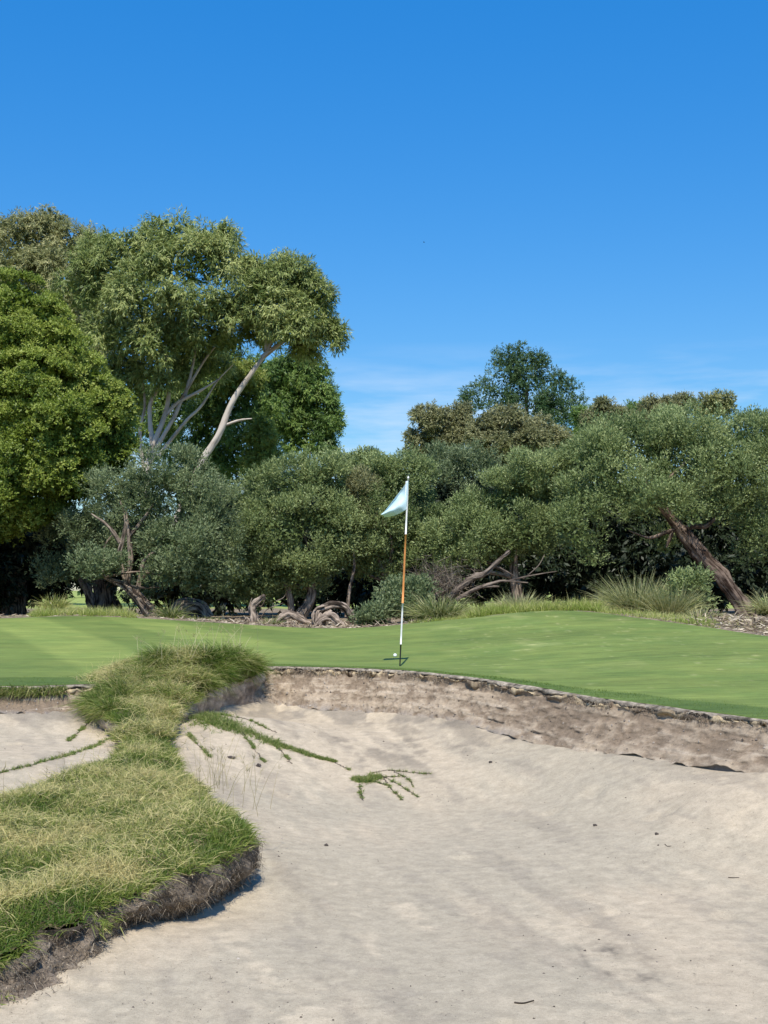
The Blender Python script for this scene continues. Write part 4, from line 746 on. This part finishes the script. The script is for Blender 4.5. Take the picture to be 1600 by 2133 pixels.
# woodland added as a dark screen against horizon light, shade in its leaf colour: one mass nobody could count
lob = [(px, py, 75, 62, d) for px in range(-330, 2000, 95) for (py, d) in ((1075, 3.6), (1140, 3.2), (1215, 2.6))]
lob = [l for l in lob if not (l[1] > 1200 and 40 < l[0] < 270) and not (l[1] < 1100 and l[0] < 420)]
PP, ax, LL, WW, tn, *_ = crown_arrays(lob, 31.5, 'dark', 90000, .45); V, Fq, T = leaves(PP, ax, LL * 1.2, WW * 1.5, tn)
tag(mk('woodland', V, [Fq], M_wood, attrs={'tint': T}), 'dark scrub added to stand for the shade under the tree canopies', 'scrub', kind='stuff')
lob = [(px, 1165 + 20 * math.sin(px), 170, 85, 70) for px in range(-900, 2600, 190)]
PP, ax, LL, WW, tn, *_ = crown_arrays(lob, 40, 'far', 20000, .3); V, Fq, T = leaves(PP, ax, LL * 3.2, WW * 3.4, tn)
tag(mk('treeline', V, [Fq], M_dark, attrs={'tint': T}), 'distant treeline closing the horizon beyond the fairway', 'trees', kind='stuff')

# ------------------------------------------------------------------ driftwood and fallen wood
def gz2(px, py, Y): return at(px, py, Y)
def wood(name, label, cat, base, Y, pieces, m_=None, group=None):
    r_ = root(name, at(base[0], base[1], Y), label, cat, group)
    for q, (nm, pts, rad) in enumerate(pieces): pxtube(nm, pts, Y, m_ or M_drift, r_, [v * .74 for v in rad] if m_ is None else rad, 20 if max(rad) > .05 else 6, .55 if max(rad) > .05 else .15, n=11 * len(pts), seed=q * 3 + int(base[0]) % 50)
    return r_
wood('stump', 'gnarled upright grey stump with a bent broken top', 'stump', (528, 1300), 26.6,
     [('trunk', [(531, 1306), (530, 1285), (526, 1270), (530, 1258), (542, 1248), (551, 1239)], [.09, .085, .075, .08, .07, .045]), ('root', [(522, 1300), (515, 1288), (508, 1300)], [.035, .025, .015]), ('twig', [(527, 1275), (520, 1262), (525, 1245)], [.02, .015, .008]), ('twig', [(538, 1296), (556, 1270), (590, 1256)], [.015, .012, .006]), ('twig', [(575, 1252), (590, 1245), (597, 1234)], [.010, .008, .005]), ('twig', [(533, 1262), (545, 1262), (553, 1247)], [.018, .014, .008])])
wood('driftwood_log', 'thick weathered log curled into an arch on the edge of the green', 'log', (690, 1308), 26.3,
     [('log', [(664, 1304, -.1), (660, 1285, -.1), (666, 1270), (690, 1261), (712, 1263, .1), (728, 1277, .2), (735, 1297, .3), (733, 1306, .3)], [.15, .10, .085, .09, .085, .085, .08, .07]), ('log', [(664, 1305, -.2), (672, 1290, -.25), (690, 1285, -.25), (705, 1297, -.25), (722, 1305, -.25), (745, 1307, -.2)], [.10, .10, .09, .07, .05, .035]),
      ('branch', [(668, 1300, -.1), (676, 1283, -.15), (690, 1272, -.1)], [.09, .07, .05]), ('knot', [(656, 1272, -.1), (662, 1266, -.1), (676, 1262, -.1)], [.035, .045, .03])])
wood('driftwood_log', 'low broken log lying between the stump and the curled log', 'log', (605, 1300), 26.6,
     [('log', [(578, 1296), (588, 1286), (605, 1280), (620, 1285), (636, 1294), (648, 1299)], [.07, .085, .08, .085, .07, .03]), ('branch', [(590, 1282), (605, 1276), (622, 1277)], [.03, .028, .02]), ('branch', [(582, 1300), (600, 1296), (618, 1300)], [.04, .045, .03])])
wood('driftwood_log', 'flattened grey log with a stub behind the small bush', 'log', (800, 1303), 26.0,
     [('log', [(730, 1306), (765, 1304), (790, 1298), (815, 1300), (845, 1304)], [.03, .05, .06, .05, .02]), ('stub', [(786, 1300), (800, 1278), (812, 1258), (814, 1252)], [.07, .075, .055, .03]), ('twig', [(765, 1290), (762, 1270), (759, 1262)], [.012, .009, .005])])
wood('driftwood_log', 'thin flat root running along the left back edge of the green', 'log', (470, 1296), 26.9, [('log', [(410, 1290), (450, 1294), (490, 1297), (540, 1302)], [.03, .045, .04, .03])])
wood('stump', 'dark rounded stump in shade right of the leaning forked trunk', 'stump', (385, 1290), 29.5, [('trunk', [(370, 1292), (385, 1272), (415, 1268), (432, 1290)], [.22, .22, .18, .14])], M_bark)
wood('tree_trunk', 'thick dark trunk standing in shade behind the grass mound', 'trunk', (220, 1275), 34.5, [('trunk', [(220, 1276), (221, 1250), (219, 1215), (212, 1120)], [.26, .23, .22, .18])], M_bark)
wood('tree_trunk', 'pale slanting trunk glimpsed through the dark foliage at the left', 'trunk', (215, 1280), 34.0, [('trunk', [(200, 1282), (172, 1200), (150, 1135), (122, 1050), (108, 1000)], [.10, .09, .09, .08, .04])], M_bark)
wood('fallen_branch', 'forked fallen branch rising to the right from the brush pile', 'branch', (950, 1240), 27.4,
     [('limb', [(935, 1246), (960, 1222), (985, 1204), (1008, 1196), (1035, 1172), (1062, 1147)], [.045, .052, .048, .045, .038, .025]), ('limb', [(950, 1250), (985, 1230), (1005, 1222), (1040, 1222)], [.042, .042, .032, .016]), ('limb', [(1005, 1222), (1030, 1214), (1050, 1210), (1100, 1214)], [.04, .03, .02, .01]), ('twig', [(1040, 1182), (1055, 1190), (1072, 1200)], [.018, .014, .008]), ('twig', [(1090, 1206), (1120, 1180), (1135, 1155)], [.014, .012, .006]), ('twig', [(985, 1204), (988, 1192), (980, 1184)], [.014, .012, .008]), ('twig', [(1050, 1212), (1100, 1200), (1160, 1190)], [.018, .014, .006])], M_twig)
c = at(922, 1215, 27.6); bp = root('brush_pile', at(925, 1250, 27.6), 'grey tangle of dead twigs heaped beside the fallen branch', 'brush pile')
n = 900; P = c + rng.normal(size=(n, 3)) * [.28, .25, .20]; a = blades(P, nrm(rsph(n) + [-.1, 0, .3]), rng.uniform(.15, .5, n), .010, rng.uniform(-.3, .5, n), 3)
tw = blade_obj('twigs', [(a, .45 + .25 * rng.normal(size=n))], M_roots, bp, tuple(bp.location)); tw['kind'] = 'stuff'
for q, pts in enumerate(([(890, 1203), (912, 1200), (926, 1187)], [(925, 1175), (932, 1200), (950, 1235)], [(938, 1245), (920, 1215), (900, 1190)], [(936, 1250), (935, 1215), (945, 1190)])):
    pxtube('twig', pts, 27.4, M_twig, bp, [.014, .012, .006], 5, .1, seed=q)

# ------------------------------------------------------------------ tussocks and rough grass behind the green
def tussock(label, px, py, Y, wpx, hpx, n, m_, tn, w=.011, cat='tussock', droop=(.3, 1.0), toward=(0, -.1, 0), name='grass_tussock', group='grass tussocks behind the green'):
    c = at(px, py, Y); rw = wpx * Y / F * .5; hh = hpx * Y / F
    a = rng.uniform(0, 2 * math.pi, n); rr = rw * .42 * np.sqrt(rng.random(n)); P = c + np.stack([rr * np.cos(a), rr * np.sin(a) * .8, np.zeros(n) - .03], -1)
    d = nrm(np.stack([np.cos(a) * rng.uniform(0, 1.0, n), np.sin(a) * rng.uniform(0, 1.0, n), np.full(n, 1.0)], -1) + np.asarray(toward) + rng.normal(size=(n, 3)) * .12)
    t_ = tn + .17 * rng.normal(size=n); t_[rng.random(n) < .08] = .95
    return tag(blade_obj(name, [(blades(P, d, hh * rng.uniform(.8, 1.75, n), w * 1.2 * rng.uniform(.6, 1.3, n), rng.uniform(*droop, n), 4), t_)], m_, origin=c), label, cat, group)
tussock('dark strap-leaved tussock right of the flagstick', 915, 1297, 24.6, 120, 62, 1500, M_strap, .42)
tussock('dry straw-tipped tussock in the middle of the grass strip', 1080, 1280, 24.3, 100, 46, 1100, M_strap, .75, droop=(.2, .9))
tussock('large upright green tussock at the left foot of the domed tea-tree', 1330, 1292, 22.5, 125, 88, 1700, M_strap, .52, droop=(.2, .8))
tussock('feathery tussock close behind the large upright one', 1395, 1296, 22.0, 90, 70, 1100, M_strap, .55, droop=(.1, .6))
tussock('small yellow green tussock next to the pale litter at the right', 1458, 1305, 20.8, 70, 44, 800, M_strap, .58)
tussock('spiky tussock cut off by the right picture edge', 1606, 1285, 22.8, 70, 58, 700, M_strap, .62)
tussock('thin pale tussock on the litter at the far right', 1585, 1318, 18.2, 40, 24, 260, M_dry, .5, w=.006)
tussock('lone green tussock left of the dark stump', 355, 1290, 27.6, 46, 42, 320, M_strap, .35)
tussock('fine green tuft beside the low broken log', 566, 1303, 26.2, 36, 26, 260, M_strap, .40, w=.007)
tussock('leafy weed clump on the left grass mound', 115, 1268, 28.6, 80, 34, 420, M_rough, .55)
tree('shrub', 'twiggy green shrub between the tussocks below the leaning trunk', 'bush', (1430, 1296, 22.3), [(1430, 1240, 24, 20), (1445, 1225, 18, 14), (1412, 1235, 14, 16), (1435, 1265, 26, 18)], 'tea', 4200, M_tea3, M_bark, tr=.02, limbs=3)
def rough(px0, px1, n, L, off=(.1, 2.2), tn=.45):
    px = rng.uniform(px0, px1, n); d0 = np.interp(px, [c[0] for c in crest], [c[2] for c in crest]); Y = d0 + rng.uniform(*off, n); X = (px - 800) / F * Y
    env = sstep(0, 25, px - px0) * sstep(0, 25, px1 - px)
    P = np.column_stack([X, Y, ground_z(X, Y) - .02]); return blades(P, lean(n, 0, .7), rng.uniform(*L, n) * (.35 + .65 * env), .008, rng.uniform(.2, .8, n), 3), tn + .2 * fbm(X * 2, Y * 2, 0, 3, 4) + .15 * rng.normal(size=n)
tag(blade_obj('rough_grass', [rough(60, 290, 9000, (.14, .38), (.4, 4)), rough(960, 1270, 12000, (.16, .42), (.25, 3.2)), rough(840, 1000, 2600, (.05, .16), (.1, 1.5)), rough(1240, 1500, 3200, (.05, .18), (.1, 1.6)), rough(1480, 1700, 1200, (.03, .12), (.3, 5), .85), rough(-300, 70, 900, (.03, .1), (.5, 3)), rough(1110, 1260, 60, (.3, .55), (1, 3), .9), rough(330, 480, 500, (.05, .2), (1.5, 3.5))], M_rough), 'unmown grass along the back edge of the green', 'grass', kind='stuff')
n = 6800; px = np.concatenate([rng.uniform(480, 780, 1600), rng.uniform(380, 900, 2600), rng.uniform(1440, 1750, 2200), rng.uniform(-100, 380, 400)]); d0 = np.interp(px, [c[0] for c in crest], [c[2] for c in crest]); Y = d0 + rng.uniform(.15, 4.5, n); X = (px - 800) / F * Y
P = np.column_stack([X, Y, ground_z(X, Y) + .01]); ax_ = nrm(rsph(n) * [1, 1, .25]); V, Fq, T = leaves(P, ax_, rng.uniform(.05, .2, n), rng.uniform(.008, .03, n), rng.uniform(0, 1, n))
M_lit = leaf_mat('dry_litter', (0.10, 0.075, 0.05), (0.30, 0.23, 0.15), (0.55, 0.47, 0.35), 0.0, .8, .1)
tag(mk('leaf_litter', V, [Fq], M_lit, attrs={'tint': T}), 'dry fallen leaves and bark scraps behind the green', 'litter', kind='stuff')

# ------------------------------------------------------------------ flagstick, flag, ball
pb = hit(833, 1388, gz, 14.2, 20); ptop = at(850.5, 996, pb[1] + .02)
fs = root('flagstick', pb, 'leaning flagstick with pale blue flag and orange middle section on the green', 'flagstick')
axis = ptop - pb
def seg(name, a, b_, r0, r1, m_): tube(name, pb + axis * np.linspace(a, b_, 5)[:, None], np.linspace(r0, r1, 5), m_, fs, 12, 0)
M_white = flat_mat('white_paint', (.72, .71, .68), .35, .4, .05); M_orange = flat_mat('orange_paint', (.62, .25, .07), .45, .3, .22, 6); M_black = flat_mat('black_paint', (.012, .012, .014), .4, .4, .1)
seg('lower_pole', -.03, .118, .0075, .0085, M_black); seg('pole', .116, .335, .010, .0105, M_white); seg('orange_band', .334, .70, .0125, .0105, M_orange); seg('pole', .699, 1.0, .0105, .009, M_white); seg('cap', 1.0, 1.012, .012, .007, M_white)
h0, h1 = pb + axis * .985, pb + axis * .832
U, Vv = np.meshgrid(np.linspace(0, 1, 34), np.linspace(0, 1, 30))     # u along the fly, v down the hoist
top_d = np.array([-.295, 0, -.355]); bot_d = np.array([-.275, 0, -.085])
hp = h0 + (h1 - h0) * Vv[..., None]; dirv = top_d * (1 - Vv[..., None]) + bot_d * Vv[..., None]
FPz = hp + dirv * U[..., None] + np.array([0, 0, 1.0]) * (-.022 * np.sin(U * math.pi) * Vv ** 2)[..., None]
FPz[..., 1] += -.02 + .125 * U ** .8 * np.sin(Vv * 2 * math.pi * .9 + .5 + .6 * U) + .05 * U - .010 * np.sin(U * 16 + Vv * 5) * (1 - U)
FPz[..., 0] += .018 * U * np.sin(Vv * 7 + 1)
m, t_, N = mat('pale_blue_nylon'); oc = N('ShaderNodeTexCoord').outputs['Object']; w_ = noise(N, oc, 400, 2)
cfl = ramp(N, noise(N, oc, 8, 3), [(.3, (.58, .76, .80)), (.7, (.68, .84, .87))]); finish(t_, N, cfl, .6, .25, w_, .15, .002, .25); M_flag = m
fo = mk('flag', FPz, [grid_faces(30, 34)], M_flag, fs, True, origin=tuple(fs.location)); fo['label'] = 'pale blue cloth flag hanging in a fold'
sm = fo.modifiers.new('thickness', 'SOLIDIFY'); sm.thickness = .0015
sleeve = mk('hem', np.stack([h0 + np.array([-.004, -.013, 0]) + (h1 - h0) * 0, h0 + np.array([-.028, -.014, -.004]), h1 + np.array([-.028, -.014, 0]), h1 + np.array([-.004, -.013, 0])]), [[(0, 1, 2, 3)]], flat_mat('white_webbing', (.70, .73, .73), .7, .2, .05), fs, origin=tuple(fs.location))
sm = sleeve.modifiers.new('thickness', 'SOLIDIFY'); sm.thickness = .002
bp_ = hit(823, 1368.5, gz, 14.5, 22); r_b = .0225
uu, vv_ = np.meshgrid(np.linspace(0, math.pi, 25), np.linspace(0, 2 * math.pi, 36, endpoint=False), indexing='ij')
rad = r_b * (1 - .015 * np.clip(np.sin(uu * 22) * np.sin(vv_ * 24 * np.sin(uu)), 0, 1))
BV = bp_ + [0, 0, r_b - .002] + np.stack([rad * np.sin(uu) * np.cos(vv_), rad * np.sin(uu) * np.sin(vv_), rad * np.cos(uu)], -1)
tag(mk('golf_ball', BV, [grid_faces(25, 36, True)[:, ::-1]], flat_mat('ball_white', (.82, .82, .80), .3, .5, .02), smooth=True, origin=tuple(bp_)), 'white golf ball lying just behind the flagstick', 'golf ball')

# ------------------------------------------------------------------ small things on the sand, and a far speck in the sky
OCT = np.array([(1, 0, 0), (0, 1, 0), (-1, 0, 0), (0, -1, 0), (0, 0, 1), (0, 0, -1)], float); OF = np.array([(0, 1, 4), (1, 2, 4), (2, 3, 4), (3, 0, 4), (1, 0, 5), (2, 1, 5), (3, 2, 5), (0, 3, 5)])
n = 5200; Yp = rng.uniform(4.9, 13.2, n); Xp = rng.uniform(-.31, .31, n) * Yp; cl = fbm(Xp * 1.6, Yp * 1.2, 0, 3, 141); k_ = (cl + rng.normal(size=n) * .35 > .0) & ~inpoly(Xp, Yp, oc_) & (Yp < lipy(Xp) - .36); Xp, Yp = Xp[k_], Yp[k_]; n = len(Xp)
s_ = .0014 + .0052 * rng.random(n) ** 6; Vs = np.column_stack([Xp, Yp, sz(Xp, Yp)])[:, None] + (OCT[None] * (1 + .35 * rng.normal(size=(n, 6, 1)))) * s_[:, None, None] * [1.2, 1.2, .8]
M_peb = leaf_mat('grit', (.05, .04, .032), (.12, .10, .085), (.42, .37, .31), 0.0, .9, .1)
tag(mk('grit', Vs.reshape(-1, 3), [(np.arange(n)[:, None, None] * 6 + OF[None]).reshape(-1, 3)], M_peb, attrs={'tint': np.repeat(np.clip(rng.random(n) ** 2.2, 0, 1), 6)}), 'loose grit and crumbs of soil on the sand', 'grit', kind='stuff')
n = 2600; Yp = rng.uniform(4.9, 12.8, n); Xp = rng.uniform(-.31, .31, n) * Yp; cl = fbm(Xp * 2.2, Yp * 1.4, 0, 3, 143); k_ = (cl + rng.normal(size=n) * .3 > .1) & ~inpoly(Xp, Yp, oc_) & (Yp < lipy(Xp) - .36); Xp, Yp = Xp[k_], Yp[k_]; n = len(Xp)
P = np.column_stack([Xp, Yp, sz(Xp, Yp) + .002]); d = nrm(rsph(n) * [1, 1, .12])
tag(blade_obj('plant_debris', [(blades(P, d, rng.uniform(.008, .035, n), rng.uniform(.0015, .003, n), rng.uniform(-.2, .2, n), 2, nrm(np.cross(d, [0, 0, 1.0]))), rng.random(n) ** 1.6 * .8)], M_roots), 'tiny scraps of dead leaf and root scattered on the sand', 'debris', kind='stuff')
# crumbs on the earth face
n = 1400; ii = rng.integers(0, ns, n); jj = rng.integers(12, 50, n); Pf = np.stack([FXo[jj, ii], FYo[jj, ii], FZo[jj, ii]], -1); s_ = .003 + .009 * rng.random(n) ** 4
Vs = Pf[:, None] + (OCT[None] * (1 + .35 * rng.normal(size=(n, 6, 1)))) * s_[:, None, None]
cr_o = mk('crumbs', Vs.reshape(-1, 3), [(np.arange(n)[:, None, None] * 6 + OF[None]).reshape(-1, 3)], M_peb, parent=face, attrs={'tint': np.repeat(.25 + .75 * rng.random(n), 6)}); cr_o['kind'] = 'stuff'
M_stone = flat_mat('dark_stone', (.075, .062, .052), .85, .15, .4, 60)
def stone(px, py, size, label, m_=M_stone, flat=.7):
    p = hit(px, py, sz); u2, v2_ = np.meshgrid(np.linspace(0, math.pi, 9), np.linspace(0, 2 * math.pi, 12, endpoint=False), indexing='ij'); D_ = np.stack([np.sin(u2) * np.cos(v2_), np.sin(u2) * np.sin(v2_), np.cos(u2)], -1)
    r2 = size * (1 + .35 * fbm(D_[..., 0] * 1.6 + px, D_[..., 1] * 1.6, D_[..., 2] * 1.6 + py, 3, 5)); V = p + [0, 0, size * flat * .6] + D_ * r2[..., None] * [1.15, 1, flat]
    tag(mk('stone', V, [grid_faces(9, 12, True)[:, ::-1]], m_, origin=tuple(p)), label, 'stone', 'dark lumps on the sand')
stone(538, 1597, .020, 'dark round lump on the sand below the long runner')
stone(482, 1580, .026, 'flat grey lump on the sand nearest the bank', flat=.45)
stone(1022, 1589, .013, 'small dark pebble on the slope right of the lone grass tuft')
stone(1240, 1721, .012, 'small black pebble on the smooth sand below the ledge')
stone(1368, 1739, .012, 'black pebble furthest right on the open sand')
stone(680, 1762, .012, 'little dark crumb right of the bank tip')
def twig(pts, r_, label):
    Q = np.array([hit(*p, sz) for p in pts]) + [0, 0, r_ * .8]; tag(tube('twig', catmull(Q, 10), np.linspace(r_, r_ * .6, 10), M_twig2, None, 6, .1, origin=tuple(Q[0])), label, 'twig', 'twigs on the sand')
M_twig2 = bark_mat('dark_twig', (.02, .016, .013), (.10, .08, .06), 30)
twig([(1072, 2090), (1090, 2092), (1112, 2086)], .0042, 'dark twig lying on the sand close to the lower picture edge')
twig([(1517, 1829), (1528, 1830), (1540, 1830)], .003, 'thin straight twig on the sand at the right')
twig([(1385, 1759), (1390, 1764), (1398, 1763)], .0025, 'tiny curved twig on the sand beneath the ledge')
c = at(883.5, 505, 160); V = np.array([(-.16, 0, 0), (.14, 0, .01), (0, .05, .045), (0, -.05, .045), (0, 0, -.04), (.02, .02, .03), (-.10, .42, .10), (-.02, .42, .10), (.02, -.02, .03), (-.10, -.42, .07), (-.02, -.42, .07), (-.06, 0, .03)]) [:, [0, 1, 2]] * .8
bird = root('bird', c, 'tiny dark bird far off in the open blue sky', 'bird')
M_bird = flat_mat('dark_plumage', (.02, .02, .025), .8, .1)
mk('body', V[:5], [[(0, 2, 4), (2, 1, 4), (0, 4, 3), (3, 4, 1), (0, 3, 2), (2, 3, 1)]], M_bird, bird)
mk('wing', V[[5, 6, 7, 11]], [[(0, 1, 2), (0, 3, 1)]], M_bird, bird); mk('wing', V[[8, 9, 10, 11]], [[(0, 2, 1), (0, 1, 3)]], M_bird, bird)
